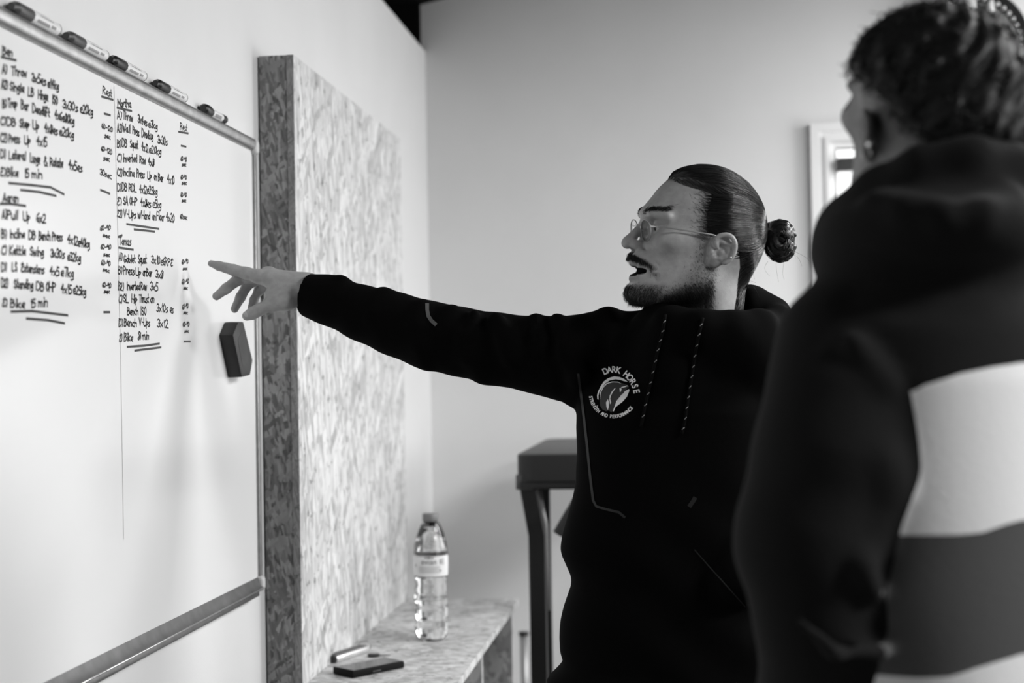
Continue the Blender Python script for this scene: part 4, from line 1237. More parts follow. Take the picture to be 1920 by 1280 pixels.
# bun
bc = np.array(q1(1461, 452, .035)); bR = np.array([pxm(27), .030, pxm(37)])
bun = Shape()
bun.ell(bc, bR, k=.01)
bun.cap(H1.wld(np.array([[-.090, 0, .0]], f32))[0], bc + np.array([-.012, 0, .008]), .017, .020, k=.012)
bun.cap(bc + np.array([-.006, -.028, .006]), bc + np.array([.008, -.028, -.004]), .010, k=.010, mode='s')
for i in range(3):
    r_ = .012 + .0075 * i
    ring = []
    for t in np.linspace(0.3, 2 * math.pi * .95, 14):
        ring.append((bc + np.array([r_ * math.cos(t) * .95 + .002, -.026 + .0062 * i * i * .9, r_ * math.sin(t) * 1.2]), .0042))
    bun.chain(ring, k=.004)
vb, fb = nets(lambda P, margin=.02: bun(P, margin), *bun.bounds(), .0022)
bun_o = sdf_obj('hair_bun', (vb, fb), [M_hair], man1)
bunf = lambda P, margin=.03: bun(P, margin)
loops = []
for i in range(260):
    r_ = rng.uniform(.15, 1.0); ph_ = rng.uniform(0, 6.28); ext = rng.uniform(1.5, 4.5); tl = rng.normal(0, .12)
    t = np.linspace(ph_, ph_ + ext, 18)
    rr_ = r_ + .08 * np.sin(t * .7 + ph_)
    X = np.stack([bR[0] * rr_ * np.cos(t), -bR[1] * np.sqrt(np.clip(1 - rr_ ** 2, 0.01, 1)) + tl * .01 * np.cos(t), bR[2] * rr_ * np.sin(t)], 1)
    loops.append(bc + X)
loops = np.array(loops)
sn = snap(bunf, loops.reshape(-1, 3), .0006, 5).reshape(loops.shape)
lo_ = obj('bun_strands', hair_mesh(sn, .0006, .0004), [M_hair], bun_o); lo_['kind'] = 'stuff'
fly = []
for (x, y) in [(1395, 500), (1398, 515), (1402, 490), (1390, 530), (1440, 490), (1455, 493), (1470, 488), (1485, 470), (1488, 450), (1400, 505), (1408, 485), (1480, 480), (1372, 545), (1385, 548), (1378, 552), (1392, 540)]:
    p = q1(x, y, .03 + rng.normal(0, .01)); dd = rng.normal(0, 1, 3) * [1, .6, 1] + np.array([.7, 0, -.8]); dd /= np.linalg.norm(dd)
    b2 = rng.normal(0, 1, 3); t = np.linspace(0, 1, 18)[:, None]; ln = rng.uniform(.015, .035)
    fly.append(p + dd * ln * t + b2 * .006 * np.sin(t * 3.0) + np.array([0, 0, -.01]) * t * t)
fo = obj('loose_hairs', hair_mesh(np.array(fly), .00022, .00012), [M_hair], man1); fo['kind'] = 'stuff'

# ---- beard, moustache, brows: short hairs growing out of the skin
vn = vnormals(v1, f1)
Q1v = H1.loc(v1.astype(f32)); nl = (vn @ H1.R.T)
def tufts(sel, n, ln, direction, r0, r1, lift, seed, parent, name, mt):
    g = np.random.default_rng(seed)
    p = sel / sel.sum(); idx = g.choice(len(sel), n, p=p)
    base = Q1v[idx] + g.normal(0, .0008, (n, 3)); nn = nl[idx]
    d = direction(base, g) ; d = d - nn * (d * nn).sum(1, keepdims=True) * .9
    d /= np.linalg.norm(d, axis=1, keepdims=True) + 1e-9
    L = ln(base, sel[idx], g)[:, None]
    t = np.linspace(0, 1, 4)
    pts = np.stack([base - nn * .001 + nn * L * lift * (tt - .35 * tt * tt) + d * L * (tt * .55 + .45 * tt * tt) for tt in t], 1)
    w_ = H1.wld(pts.reshape(-1, 3)).reshape(pts.shape)
    o = obj(name, hair_mesh(w_, r0, r1), [mt], parent); o['kind'] = 'stuff'; return o
bsel = np.clip(beard_amount(Q1v), 0, 1) ** 1.3; bsel[bsel < .015] = 0
bsel = bsel * (np.linalg.norm(np.stack([Q1v[:, 0], np.abs(Q1v[:, 1]), Q1v[:, 2]], 1) - E1, axis=1) > .031)
def bdir(b, g):
    d = np.zeros_like(b); d[:, 2] = -1.0; d[:, 0] = np.where(b[:, 0] > .1, .35, -.45); return d + g.normal(0, .35, b.shape)
tufts(bsel, 15000, lambda b, s_, g: (.0028 + .0055 * sstep(.05, 1, s_) * sstep(-.07, -.105, b[:, 2]) + .003 * (np.abs(b[:, 2] + .049) < .014)) * g.uniform(.6, 1.25, len(b)),
      bdir, .00021, .00008, .5, 1, man1, 'beard', M_beard)
a_m = np.abs(Q1v[:, 1]); tm_ = np.interp(a_m, [0, .018, .030, .038, .046], [-.047, -.051, -.060, -.072, -.09])
msel = np.exp(-((Q1v[:, 2] - tm_) / .0075) ** 4) * sstep(.080, .10, Q1v[:, 0]) * (1 - .6 * sstep(.022, .03, a_m)) * (1 - sstep(.028, .037, a_m)) * bd[:len(v1)]
tufts(msel, 1700, lambda b, s_, g: .0075 * g.uniform(.6, 1.2, len(b)), lambda b, g: np.stack([.25 + 0 * b[:, 0], np.sign(b[:, 1]) * .55, -1 + 0 * b[:, 0]], 1) + g.normal(0, .25, b.shape),
      .00027, .00010, .45, 4, man1, 'moustache', M_beard)
aa = np.abs(Q1v[:, 1]); tb = .0285 + .0065 * np.sin(np.clip((aa - .010) / .044, 0, 1) * 2.3)
brow = np.exp(-((Q1v[:, 2] - tb) / .0030) ** 2) * (aa > .010) * (aa < .050) * (Q1v[:, 0] > .06) * (1 - .6 * sstep(.04, .054, aa))
tufts(brow, 1100, lambda b, s_, g: .008 * g.uniform(.7, 1.2, len(b)), lambda b, g: np.stack([-b[:, 0] * 0 - .5, np.sign(b[:, 1]) * .9, .25 + 0 * b[:, 0]], 1) + g.normal(0, .2, b.shape),
      .00034, .00014, .3, 2, man1, 'eyebrows', M_beard)
temple = np.exp(-((Q1v[:, 0] - .032) / .011) ** 2) * sstep(-.02, .0, Q1v[:, 2]) * (1 - sstep(.05, .075, Q1v[:, 2])) * (aa > .045)
tufts(temple, 3600, lambda b, s_, g: .010 * g.uniform(.5, 1.3, len(b)), lambda b, g: np.stack([-1 + 0 * b[:, 0], 0 * b[:, 0], -.75 + 0 * b[:, 0]], 1) + g.normal(0, .3, b.shape),
      .00018, .00008, .10, 3, man1, 'temple_hair', M_beard)

# thumb nail and ear stud
def nail(c, u, w_, n, lu, lw, mt, parent):
    bm = bmesh.new()
    g = []
    for i in range(9):
        row = []
        for j in range(7):
            a, b = (i / 8 - .5) * 2, (j / 6 - .5) * 2
            k = (1 - min(1, abs(a)) ** 3.2 * .75) ** .5
            p = Vector(c) + Vector(u) * (a * lu) + Vector(w_) * (b * lw * k) - Vector(n) * (lw * .35 * b * b + lu * .1 * a * a)
            row.append(bm.verts.new(p))
        g.append(row)
    for i in range(8):
        for j in range(6): bm.faces.new((g[i][j], g[i + 1][j], g[i + 1][j + 1], g[i][j + 1]))
    return obj('thumb_nail', bm, mt, parent)
M_nail = mat('nail', 0.44, 0.3)
tu = (hp(463, 592, -.025) - hp(487, 580, -.022)); tu /= np.linalg.norm(tu)
tn = -np.array(fr1.ed) * .93 + np.array(fr1.er) * -.1 + np.array(fr1.eu) * .30; tn -= tu * (tn @ tu); tn /= np.linalg.norm(tn)
tw = np.cross(tn, tu)
nail(hp(466, 590.5, -.025) + tn * hr(10.4), tu, tw, tn, hr(6.8), hr(6.0), M_nail, man1)
bm = bmesh.new(); bmesh.ops.create_uvsphere(bm, u_segments=10, v_segments=8, radius=.0016)
pe = snap(sk1, np.array([q1(1369, 482, -.088)]), .0006, 8)[0]
bmesh.ops.translate(bm, verts=bm.verts, vec=Vector(pe)); obj('ear_stud', bm, M_chrome, man1)

# ---- hoodie
def P1(x, y, dy): return q1(x, y, dy)
hood1 = Shape()
hood1.chain([(P1(1130, 650, .05), pxm(66)), (P1(1290, 652, .02), pxm(74)), (P1(1428, 664, -.03), pxm(60))], k=.05)
edge_l = [(640, 1140), (700, 1092), (760, 1080), (800, 1079), (850, 1081), (900, 1078), (960, 1064), (1010, 1055), (1035, 1051), (1060, 1057), (1085, 1066), (1100, 1066),
          (1150, 1057), (1200, 1046), (1225, 1043), (1243, 1051), (1260, 1040), (1280, 1023), (1310, 1004)]
edge_r = [(640, 1420), (700, 1452), (800, 1462), (1000, 1466), (1200, 1480), (1310, 1480)]
def py_of(P):                                        # height on the torso as a pixel row at the torso's distance
    return 691.5 - (P[:, 2] - CAM_H) * F_PX / D1 + (P[:, 0] * F_PX / D1 - 0) * -.0175 * 0
x_of = lambda px, py: at_y(px, py, D1 + .02).x
rows = np.arange(600, 1331, 10.0)
XL = np.array([x_of(np.interp(r_, *zip(*edge_l)), r_) for r_ in rows]); XRt = np.array([x_of(np.interp(r_, *zip(*edge_r)), r_) for r_ in rows])
ZR = np.array([at_y(1250, r_, D1 + .02).z for r_ in rows])
def trunk1(P):
    z = P[:, 2]
    xl_ = np.interp(z, ZR[::-1], XL[::-1]); xr_ = np.interp(z, ZR[::-1], XRt[::-1])
    cx, a = (xl_ + xr_) / 2, (xr_ - xl_) / 2
    b = np.interp(z, [.85, 1.0, 1.2, 1.36, 1.50], [.150, .150, .150, .142, .09])
    cy = D1 + .02 - (P[:, 0] - cx) * .15
    u = np.abs(P[:, 0] - cx) / a; v = np.abs(P[:, 1] - cy) / b
    d = ((u ** 2.4 + v ** 2.4) ** (1 / 2.4) - 1) * np.minimum(a, b) * .9
    # shallow folds in the cloth
    d = d + .0030 * np.sin(z * 46 + P[:, 0] * 17 + 2 * np.sin(P[:, 0] * 14)) * np.clip((1.30 - z) * 5, 0, 1)
    zt = at_y(1250, 655, D1).z; zb_ = .878
    return smax(smax(d, z - zt, .09), zb_ - z, .02)
hood1.add(trunk1, (XL.min() - .02, D1 - .2, .85), (XRt.max() + .02, D1 + .22, 1.50), k=.05)
hood1.chain([(P1(x, y, dy), pxm(r_, dy)) for x, y, r_, dy in arm1], k=.025)
# left arm bent into the front pocket
hood1.chain([(P1(1428, 690, -.03), pxm(56)), (P1(1446, 800, -.015), pxm(58)), (P1(1450, 930, -.02), pxm(58)), (P1(1420, 1040, -.10), pxm(50)), (P1(1390, 1085, -.14), pxm(44))], k=.03)
# folds round the elbow and shoulder
for pts, r_ in (([(884, 588, .03), (872, 620, .02), (872, 660, .03)], 13), ([(846, 585, .05), (835, 620, .03)], 13), ([(1004, 600, .03), (1012, 630, .0), (1018, 655, -.005)], 13), ([(930, 598, .02), (950, 635, .005), (958, 668, .005)], 13),
                ([(1042, 602, .02), (1060, 650, -.02), (1080, 700, -.02)], 14), ([(1140, 596, .02), (1165, 640, -.03)], 20), ([(790, 576, .06), (780, 610, .04)], 12),
                ([(720, 552, .085), (700, 590, .06)], 12), ([(640, 528, .10), (635, 560, .09)], 10), ([(905, 700, .06), (890, 670, .03)], 13), ([(800, 676, .07), (790, 650, .04)], 12), ([(1075, 745, .03), (1090, 700, -.03)], 12)):
    hood1.chain([(P1(*p), pxm(r_)) for p in pts], k=.022)
for pts, r_ in (([(876, 574, .03), (868, 610, .01)], 5), ([(985, 588, .02), (995, 640, -.02)], 6), ([(1020, 590, .02), (1034, 650, -.03)], 6), ([(1183, 578, .0), (1178, 610, -.05)], 8)):
    hood1.chain([(P1(*p), pxm(r_)) for p in pts], k=.02, mode='s')
# hood lying round the neck
ringp = [(1456, 601, .0, 25), (1425, 612, -.075, 26), (1372, 616, -.108, 27), (1318, 614, -.118, 28), (1262, 608, -.095, 29), (1238, 600, -.03, 28), (1252, 592, .05, 27), (1330, 580, .10, 28), (1405, 574, .09, 34), (1450, 590, .05, 28), (1456, 601, .0, 25)]
hood1.chain([(P1(x, y, dy), pxm(r_)) for x, y, dy, r_ in ringp], k=.022)
hood1.ell(P1(1404, 584, .055), (pxm(44), .055, pxm(46)), k=.025)
hood1.ell(P1(1385, 660, .12), (pxm(100), .07, pxm(90)), k=.05)
hood1.cap(P1(1262, 655, -.075), P1(1400, 655, -.085), pxm(46), k=.04)
hood1.cap(P1(1225, 640, -.03), P1(1262, 700, -.08), pxm(44), k=.04)
# opening for the neck, room inside the cuff, cut of the cuff
nk0, nk1 = P1(1330, 618, -.005), P1(1322, 500, -.01)
hood1.cap(nk0, nk1, .058, .078, k=.018, mode='s')
cn = np.array(fr1.er) * -1 + np.array(fr1.eu) * .0; cuff = P1(574, 556, .13)
cax = P1(560, 549, .13) - P1(640, 570, .115); cax /= np.linalg.norm(cax)
cpn = cax + np.array(fr1.eu) * -.05; cpn = (cpn / np.linalg.norm(cpn)).astype(f32); cc_ = cuff.astype(f32)
def cuffcut(P): return -((P - cc_) @ cpn)
hood1.add(cuffcut, cuff - .09, cuff + .09, k=.003, mode='s')
hood1.cap(P1(600, 558, .12), P1(500, 535, .14), pxm(33), k=.004, mode='s')
hf1 = lambda P, margin=.03: hood1(P, margin)
hl, hh = hood1.bounds()
vq = nets(hf1, hl, hh, .0042, 2.2)
vq = (relax(*vq, 1), vq[1])
hoodie1 = sdf_obj('hoodie', vq, [M_hood], man1)

# trousers and shoes below the frame
tr = Shape()
for sx, k_ in ((1205, 0), (1365, 1)):
    tr.chain([(q1(sx + 15, 1225, .02), .112), (gz(sx, .0, .5), .085), (gz(sx, .02, .06), .068)], k=.03)
tr.ell(q1(1285, 1215, .03), (.185, .14, .12), k=.05)
tr.add(lambda P: .035 - P[:, 2], (-1, 1.5, -.2), (1, 3.5, .06), k=.01, mode='i')
vq = nets(lambda P, margin=.04: tr(P, margin), *tr.bounds(), .010)
sdf_obj('trousers', vq, [M_trouser], man1)
for sx in (1205, 1365):
    sh = Shape(); c = gz(sx, .02, 0)
    sh.chain([((c[0], c[1] + .05, .045), .042), ((c[0] - .01, c[1] - .10, .035), .034), ((c[0] - .012, c[1] - .16, .03), .030)], k=.02)
    sh.cap((c[0], c[1] + .04, .06), (c[0], c[1] + .02, .11), .045, .05, k=.03)
    sh.add(lambda P: .001 - P[:, 2], (-2, 1, -.2), (2, 4, .05), k=.006, mode='i')
    sdf_obj('shoe', nets(lambda P, margin=.04: sh(P, margin), *sh.bounds(), .007), [M_shoe], man1)

# piping, cords, chest print: laid onto the hoodie along the lines of sight they are seen on
CAMn = np.array(CAM)
def on_hoodie(pix, off): return cast(hf1, CAMn, np.array([q1(x, y, 0) for x, y in pix]), off)
def strip(pix, width_px, off, mt, name, parent, n=None):
    P_ = np.array(pix, float)
    d = np.gradient(P_, axis=0); d /= np.linalg.norm(d, axis=1, keepdims=True)
    nr = np.stack([-d[:, 1], d[:, 0]], 1) * width_px / 2
    A, B = on_hoodie(P_ - nr, off), on_hoodie(P_ + nr, off)
    v = np.concatenate([A, B]); n_ = len(P_)
    q = np.array([[i, i + 1, n_ + i + 1, n_ + i] for i in range(n_ - 1)])
    return obj(name, mesh_np(v, q), [mt], parent)
def dense(pts, step=4):
    out = []
    for a, b in zip(pts[:-1], pts[1:]):
        k_ = max(1, int(math.hypot(b[0] - a[0], b[1] - a[1]) / step))
        out += [(a[0] + (b[0] - a[0]) * i / k_, a[1] + (b[1] - a[1]) * i / k_) for i in range(k_)]
    return out + [pts[-1]]
M_tape2 = mat('pale_sleeve_tape', 0.07, 0.5)
strip(dense([(801, 568), (801, 580), (803, 592), (809, 601), (818, 609)]), 7, .0010, M_tape2, 'sleeve_tape', hoodie1)
strip(dense([(1084, 700), (1092, 760), (1100, 830), (1106, 890), (1112, 938), (1118, 949), (1135, 954), (1160, 960), (1172, 970)]), 4.5, .0010, M_tape, 'seam_piping', hoodie1)
strip(dense([(1292, 950), (1299, 940), (1304, 932)]), 8, .0010, M_tape, 'pocket_tab', hoodie1)
strip(dense([(1302, 1030), (1330, 1062), (1360, 1095), (1398, 1138)]), 2.0, .0010, M_tape, 'pocket_seam', hoodie1)
def cord(pix, end):
    pts = cast(hf1, CAMn, np.array([q1(x, y, 0) for x, y in dense(pix, 6)]), .003)
    c_ = obj('drawstring', tube(pts, .0026, 8), M_cord, hoodie1)
    bm = bmesh.new()
    for i in range(2, len(pts) - 1, 3):
        p = Vector(pts[i]); t = Vector(pts[i + 1] - pts[i - 1]).normalized()
        o_ = (Vector(CAMn) - p).normalized(); sd = t.cross(o_).normalized()
        a, b = p + o_ * .0027 - sd * .0016 - t * .0016, p + o_ * .0029 + sd * .0014 + t * .0030
        bm_tube(bm, [a, b], .00055, 5)
    fl = obj('cord_flecks', bm, M_fleck, c_); fl['kind'] = 'stuff'
cord([(1248, 590), (1243, 620), (1234, 655), (1226, 690), (1217, 730), (1209, 765), (1202, 800)], 0)
cord([(1318, 596), (1312, 620), (1304, 660), (1297, 705), (1290, 750), (1284, 790), (1278, 815)], 0)
# chest print
def text_tri(txt, size):
    bm = text_mesh(txt, size, .03); bmesh.ops.triangulate(bm, faces=bm.faces)
    v = np.array([tuple(x.co) for x in bm.verts]); f = [tuple(x.index for x in y.verts) for y in bm.faces]
    bm.free(); return v, f
LC = (1149, 744)
def arc_text(txt, cx, cy, rx, ry, a0, a1_, size, top, skew=0.0):
    V, Fc = [], []
    n = len(txt)
    for i, ch in enumerate(txt):
        if ch == ' ': continue
        a = math.radians(a0 + (a1_ - a0) * i / (n - 1))
        px, py = cx + rx * math.cos(a), cy - ry * math.sin(a)
        tx, ty = -rx * math.sin(a), -ry * math.cos(a)
        if top: tx, ty = -tx, -ty
        l_ = math.hypot(tx, ty); tx, ty = tx / l_, ty / l_
        v, f = text_tri(ch, size)
        b = len(V)
        for x, y, _ in v: V.append((px + tx * x * .82 + ty * y, py + ty * x * .82 - tx * y))
        Fc += [tuple(b + k for k in q) for q in f]
    return V, Fc
def print_on(V, Fc, mt, name, off=.0012):
    return obj(name, mesh_np(on_hoodie(V, off), Fc), [mt], logo, smooth=False)
logo = obj('chest_print', mesh_np(on_hoodie([(1119 + 0, 760), (1121, 760), (1120, 763)], .001), [(0, 1, 2)]), [M_print_w], hoodie1)
V, Fc = arc_text('DARK HORSE', 1150, 746, 44, 53, 110, 14, 16.5, True); print_on(V, Fc, M_print_w, 'printed_word')
V, Fc = arc_text('STRENGTH AND PERFORMANCE', 1150, 738, 43, 43, 188, 322, 9.0, False); print_on(V, Fc, M_print_w, 'printed_word')
def shape2(pts, mt, name, off, closed_res=3):
    bm = bmesh.new(); f = bm.faces.new([bm.verts.new((x, y, 0)) for x, y in pts]); f.normal_update(); bmesh.ops.triangulate(bm, faces=[f])
    bmesh.ops.subdivide_edges(bm, edges=bm.edges, cuts=1)
    bmesh.ops.triangulate(bm, faces=bm.faces)
    V = [(v.co.x, v.co.y) for v in bm.verts]; Fc = [tuple(v.index for v in f.verts) for f in bm.faces]; bm.free()
    print_on(V, Fc, mt, name, off)
cz = lambda *p: [(1080 + x / 7.11, 670 + y / 7.11) for x, y in p]     # from the enlarged view of the chest print
shape2(cz((315, 560), (330, 470), (360, 400), (410, 350), (480, 325), (560, 325), (640, 350), (700, 375), (705, 390), (600, 500), (520, 660), (470, 735), (440, 705), (400, 715), (350, 690), (320, 640)), M_print_g, 'horse_head', .0010)
shape2(cz((280, 500), (300, 440), (330, 380), (370, 320), (430, 275), (510, 250), (580, 260), (640, 285), (690, 325), (640, 315), (590, 300), (530, 290), (450, 305), (390, 345), (345, 405), (310, 460), (298, 510), (300, 560), (285, 555)), M_print_w, 'mane', .0014)
shape2(cz((320, 560), (330, 480), (362, 405), (415, 352), (490, 330), (560, 333), (605, 350), (560, 322), (480, 320), (405, 342), (350, 400), (320, 470)), M_print_w, 'neck_line', .0015)
shape2(cz((400, 600), (425, 555), (440, 600), (436, 660), (425, 700), (405, 655)), M_print_w, 'throat_patch', .0015)
shape2(cz((705, 420), (712, 440), (680, 520), (620, 590), (520, 665), (545, 610), (600, 520), (650, 450)), M_print_w, 'face_patch', .0015)
shape2(cz((530, 405), (500, 450), (470, 500), (455, 550), (470, 600), (455, 625), (445, 560), (448, 510), (475, 455), (510, 415)), M_print_w, 'cheek_line', .0016)
shape2(cz((580, 405), (608, 415), (600, 450), (585, 465)), M_print_w, 'ear_mark', .0016)
shape2(cz((600, 395), (680, 370), (690, 380), (640, 400), (605, 405)), M_print_w, 'forelock', .0016)
shape2(cz((615, 485), (625, 490), (560, 580), (505, 715), (490, 715), (540, 580)), M_print_w, 'nose_line', .0016)
# white t-shirt collar inside the hood
tcp = [q1(x, y, dy) for x, y, dy in ((1372, 562, -.01), (1380, 566, -.005), (1386, 573, -.002), (1389, 578, -.004))]
bm = bmesh.new()
lo1 = [bm.verts.new(Vector(p)) for p in tcp]; hi1 = [bm.verts.new(Vector(p + np.array([-.012, 0, -.016]))) for p in tcp]
for i in range(3): bm.faces.new((lo1[i], lo1[i + 1], hi1[i + 1], hi1[i]))
bmesh.ops.solidify(bm, geom=bm.faces[:], thickness=.002)
obj('shirt_collar', bm, M_tee, man1)

# ---- glasses
gl = thing('eyeglasses', 'thin round metal-framed eyeglasses worn by the pointing man', 'glasses', tuple(H1.wld(np.array([[.13, 0, .0]], f32))[0]))
M_gold = mat('pale_metal_wire', 0.75, 0.28, metal=0.9)
M_rimwire = mat('dull_metal_rim', 0.30, 0.35, metal=0.8)
mt, nt, b = nodes('lens_glass')
b.inputs['Base Color'].default_value = grey(1); b.inputs['Roughness'].default_value = 0.0
b.inputs['Transmission Weight'].default_value = 1.0; b.inputs['IOR'].default_value = 1.05
M_lens = mt
def lw1(p): return Vector(H1.wld(np.array([p], f32))[0])
S_L = .1212
for sg in (1, -1):
    ring, lens = [], []
    for i in range(40):
        t = 2 * math.pi * i / 40
        c_, s_ = math.cos(t), math.sin(t)
        x = .0235 * math.copysign(abs(c_) ** .9, c_); y = .0175 * math.copysign(abs(s_) ** .9, s_) + (.0015 if s_ > 0 else 0)
        ring.append((S_L - .10 * abs(x + .0) * (1 if x > 0 else .2) - .06 * y * -1, sg * (.0325 + x), -.0025 + y))
    bm = bmesh.new(); bm_tube(bm, [lw1(p) for p in ring + [ring[0], ring[1]]], .0010, 8, False)
    fr_o = obj('rim', bm, M_rimwire, gl)
    bm = bmesh.new()
    f_ = [bm.verts.new(lw1(p)) for p in ring]; cen_ = bm.verts.new(lw1((S_L - .002, sg * .0325, -.0025)))
    for i in range(40): bm.faces.new((f_[i], f_[(i + 1) % 40], cen_))
    bmesh.ops.solidify(bm, geom=bm.faces[:], thickness=.0012)
    obj('lens', bm, M_lens, gl)
    hinge = (S_L - .0030, sg * .0572, .0055)
    pts = [(S_L - .0026, sg * .0555, .004), hinge, (S_L - .012, sg * .0625, .0048), (.085, sg * .0710, .0015), (.045, sg * .0775, -.0045), (.020, sg * .0795, -.0085), (.006, sg * .0800, -.013), (-.010, sg * .0800, -.024)]
    obj('temple_arm', tube([lw1(p) for p in pts], [.0012, .0015, .0014, .0013, .0013, .0015, .0018, .0016], 8), M_gold, gl)
    bm = bmesh.new(); bmesh.ops.create_uvsphere(bm, u_segments=10, v_segments=8, radius=1)
    for v in bm.verts: v.co = lw1((S_L - .0075 + v.co.x * .002, sg * (.0100 + v.co.y * .0022), -.0080 + v.co.z * .0058))
    np_ = obj('nose_pad', bm, M_lens, gl)
    obj('pad_arm', tube([lw1((S_L - .001, sg * .0105, -.001)), lw1((S_L - .006, sg * .0085, -.003)), lw1((S_L - .007, sg * .0100, -.007))], .0007, 6), M_gold, np_)
obj('bridge', tube([lw1((S_L, sg_ * .0095 * k_, .0035 + z_)) for sg_, k_, z_ in ((1, 1, -.001), (1, .6, .002), (1, 0, .0032), (-1, .6, .002), (-1, 1, -.001))], .0011, 8), M_gold, gl)
# ================================================================== the listener seen from behind
D2 = 1.60
def q2(px, py, dy=0.0): return np.array(at_y(px, py, D2 + dy))
def pm2(n, dy=0.0): return n * (D2 + dy) / F_PX
M_skin2 = skin_mat('skin_shorn', 0.20)
M_hair2 = hair_mat('black_hair', 0.008, .55, .3)
M_hoodie2 = mat('charcoal_fleece', 0.010, 0.9, spec=.12, bump=(260, .3, .002), sheen=.03)
M_band_w = mat('white_fleece_band', 0.72, 0.9, spec=.15, bump=(260, .2, .002))
M_band_g = mat('grey_fleece_band', 0.085, 0.9, spec=.15, bump=(260, .2, .002), var=(9, .15))
a2 = math.radians(33)
fr2 = Frame(1757, 194, D2)
class HeadS(Head):
    sc = np.array([1, 1, .92], f32)
    def loc(self, P): return (((P - self.o) @ self.R.T) / self.sc).astype(f32)
    def wld(self, Q): return (np.asarray(Q, f32) * self.sc) @ self.R + self.o
H2 = HeadS(fr2, a2, (-math.sin(a2), math.cos(a2)))
prof2 = [(.085, .070), (.05, .101), (.028, .112), (.012, .107), (-.01, .106), (-.035, .112), (-.05, .117), (-.06, .115), (-.075, .113), (-.09, .115), (-.105, .115), (-.118, .10)]
skin2, bare2 = make_head(prof2, False, E1, (np.array([-.032, 0, -.05], f32), np.array([-.040, 0, -.22], f32), .058, .064))
sk2 = lambda P, margin=0: skin2(H2.loc(P))
lo_, hi_ = H2.o - .17, H2.o + .17; lo_[2] = H2.o[2] - .19; hi_[2] = H2.o[2] + .12
v1b, f1b = nets(sk2, lo_, hi_, .0025, 2.4)
tz = math.radians(54)
fv = (fr2.er * -math.sin(tz) + fr2.ed * math.cos(tz)).astype(f32); fv[2] = 0; fv /= np.linalg.norm(fv); Lv = np.array([-fv[1], fv[0], 0], f32)                          # facing and left directions in the world
core2 = Shape()
base2 = lambda s, l, z: np.array([0, 0, z]) + np.array([cx2, cy2, 0]) + np.array([fv[0], fv[1], 0]) * s + np.array([Lv[0], Lv[1], 0]) * l
c_ = q2(1792, 700, .03); cx2, cy2 = c_[0], c_[1]
core2.chain([(base2(0, .12, 1.47), .045), (base2(0, 0, 1.51), .06), (base2(0, -.12, 1.47), .045)], k=.05)
core2.chain([(base2(0, 0, 1.45), .10), (base2(0, 0, 1.2), .10), (base2(0, 0, 1.02), .09)], k=.05)
for sg in (1, -1):
    core2.chain([(base2(0, .09 * sg, .92), .07), (base2(.02, .10 * sg, .5), .058), (base2(0, .10 * sg, .10), .042)], k=.03)
sl = [(1588, 662, -.06, 106), (1574, 760, -.09, 128), (1560, 860, -.10, 141), (1520, 985, -.11, 128), (1512, 1030, -.11, 122), (1532, 1150, -.10, 110), (1540, 1330, -.05, 112)]
slw = [(q2(x, y, dy), pm2(r_, dy)) for x, y, dy, r_ in sl]
core2.chain([(p_, r_ * .5) for p_, r_ in slw] + [(base2(.10, .20, 1.0), .03)], k=.03)
core2.chain([(base2(0, -.12, 1.47), .045), (base2(0, -.18, 1.47), .045), (base2(-.02, -.25, 1.24), .042), (base2(.10, -.19, 1.0), .032)], k=.03)
v3b, f3b = nets(lambda P, margin=.05: core2(P, margin), *core2.bounds(), .009)
bv2 = np.concatenate([v1b, v3b]); bf2 = np.concatenate([f1b, f3b + len(v1b)])
Q2 = H2.loc(bv2.astype(f32)); hm = np.arange(len(bv2)) < len(v1b)
def hair_line2(s): return np.interp(s, [-.10, -.06, -.02, .01, .06, .10], [-.056, -.030, .006, .020, .030, .046])
stub = sstep(.0, .012, hair_line2(Q2[:, 0]) + .012 - Q2[:, 2] * 0 - .012) * 0
below = hair_line2(Q2[:, 0]) - Q2[:, 2]
fade = np.exp(-np.clip(below, 0, 1) / .03) * (Q2[:, 0] < .028 - .2 * np.clip(below - .03, 0, .06)) * (np.abs(np.sqrt(((Q2 - E1 * np.array([1, 1, 1], f32)) ** 2).sum(1))) > .034)
tone2 = np.where(hm, 1 - .75 * np.clip(fade, 0, 1), 1)
me = mesh_np(bv2, bf2); set_tone(me, tone2)
man2 = obj('person', me, [M_skin2])
tag(man2, 'dark-haired person with stud earring seen from behind, in colour-block hoodie with white back band', 'person')
eyes(H2, man2)
def thick2(Q):
    s, l, t = Q[:, 0], Q[:, 1], Q[:, 2]
    lump = .0035 * np.sin(s * 130 + 3 * np.sin(l * 70)) * np.sin(l * 120 + t * 90) + .002 * np.sin(t * 210 + l * 190)
    return np.clip((t - hair_line2(s)) * 1.1, -.006, .0125) + lump * sstep(.0, .02, t - hair_line2(s)) + .004 * sstep(-.02, -.08, s)
hair2 = lambda Q: bare2(Q) - thick2(Q).astype(f32)
vh2, fh2 = nets(lambda P, margin=0: hair2(H2.loc(P)), lo_, H2.o + .17, .003, 2.0)
Qh2 = H2.loc(vh2.astype(f32))
vh2, fh2 = keep_faces(vh2, fh2, (thick2(Qh2) > -.0035) & (Qh2[:, 2] > -.10))
sdf_obj('hair', (vh2, fh2), [M_hair2], man2)
Qh2 = H2.loc(vh2.astype(f32)); nh2 = vnormals(vh2, fh2) @ H2.R.T
g2 = np.random.default_rng(9)
idx = g2.choice(np.nonzero(thick2(Qh2) > .006)[0], 2600)
b_, n_ = Qh2[idx], nh2[idx]
dirn = np.stack([.5 + 0 * b_[:, 0], .0 * b_[:, 0], -.35 + 0 * b_[:, 0]], 1) + g2.normal(0, .55, b_.shape)
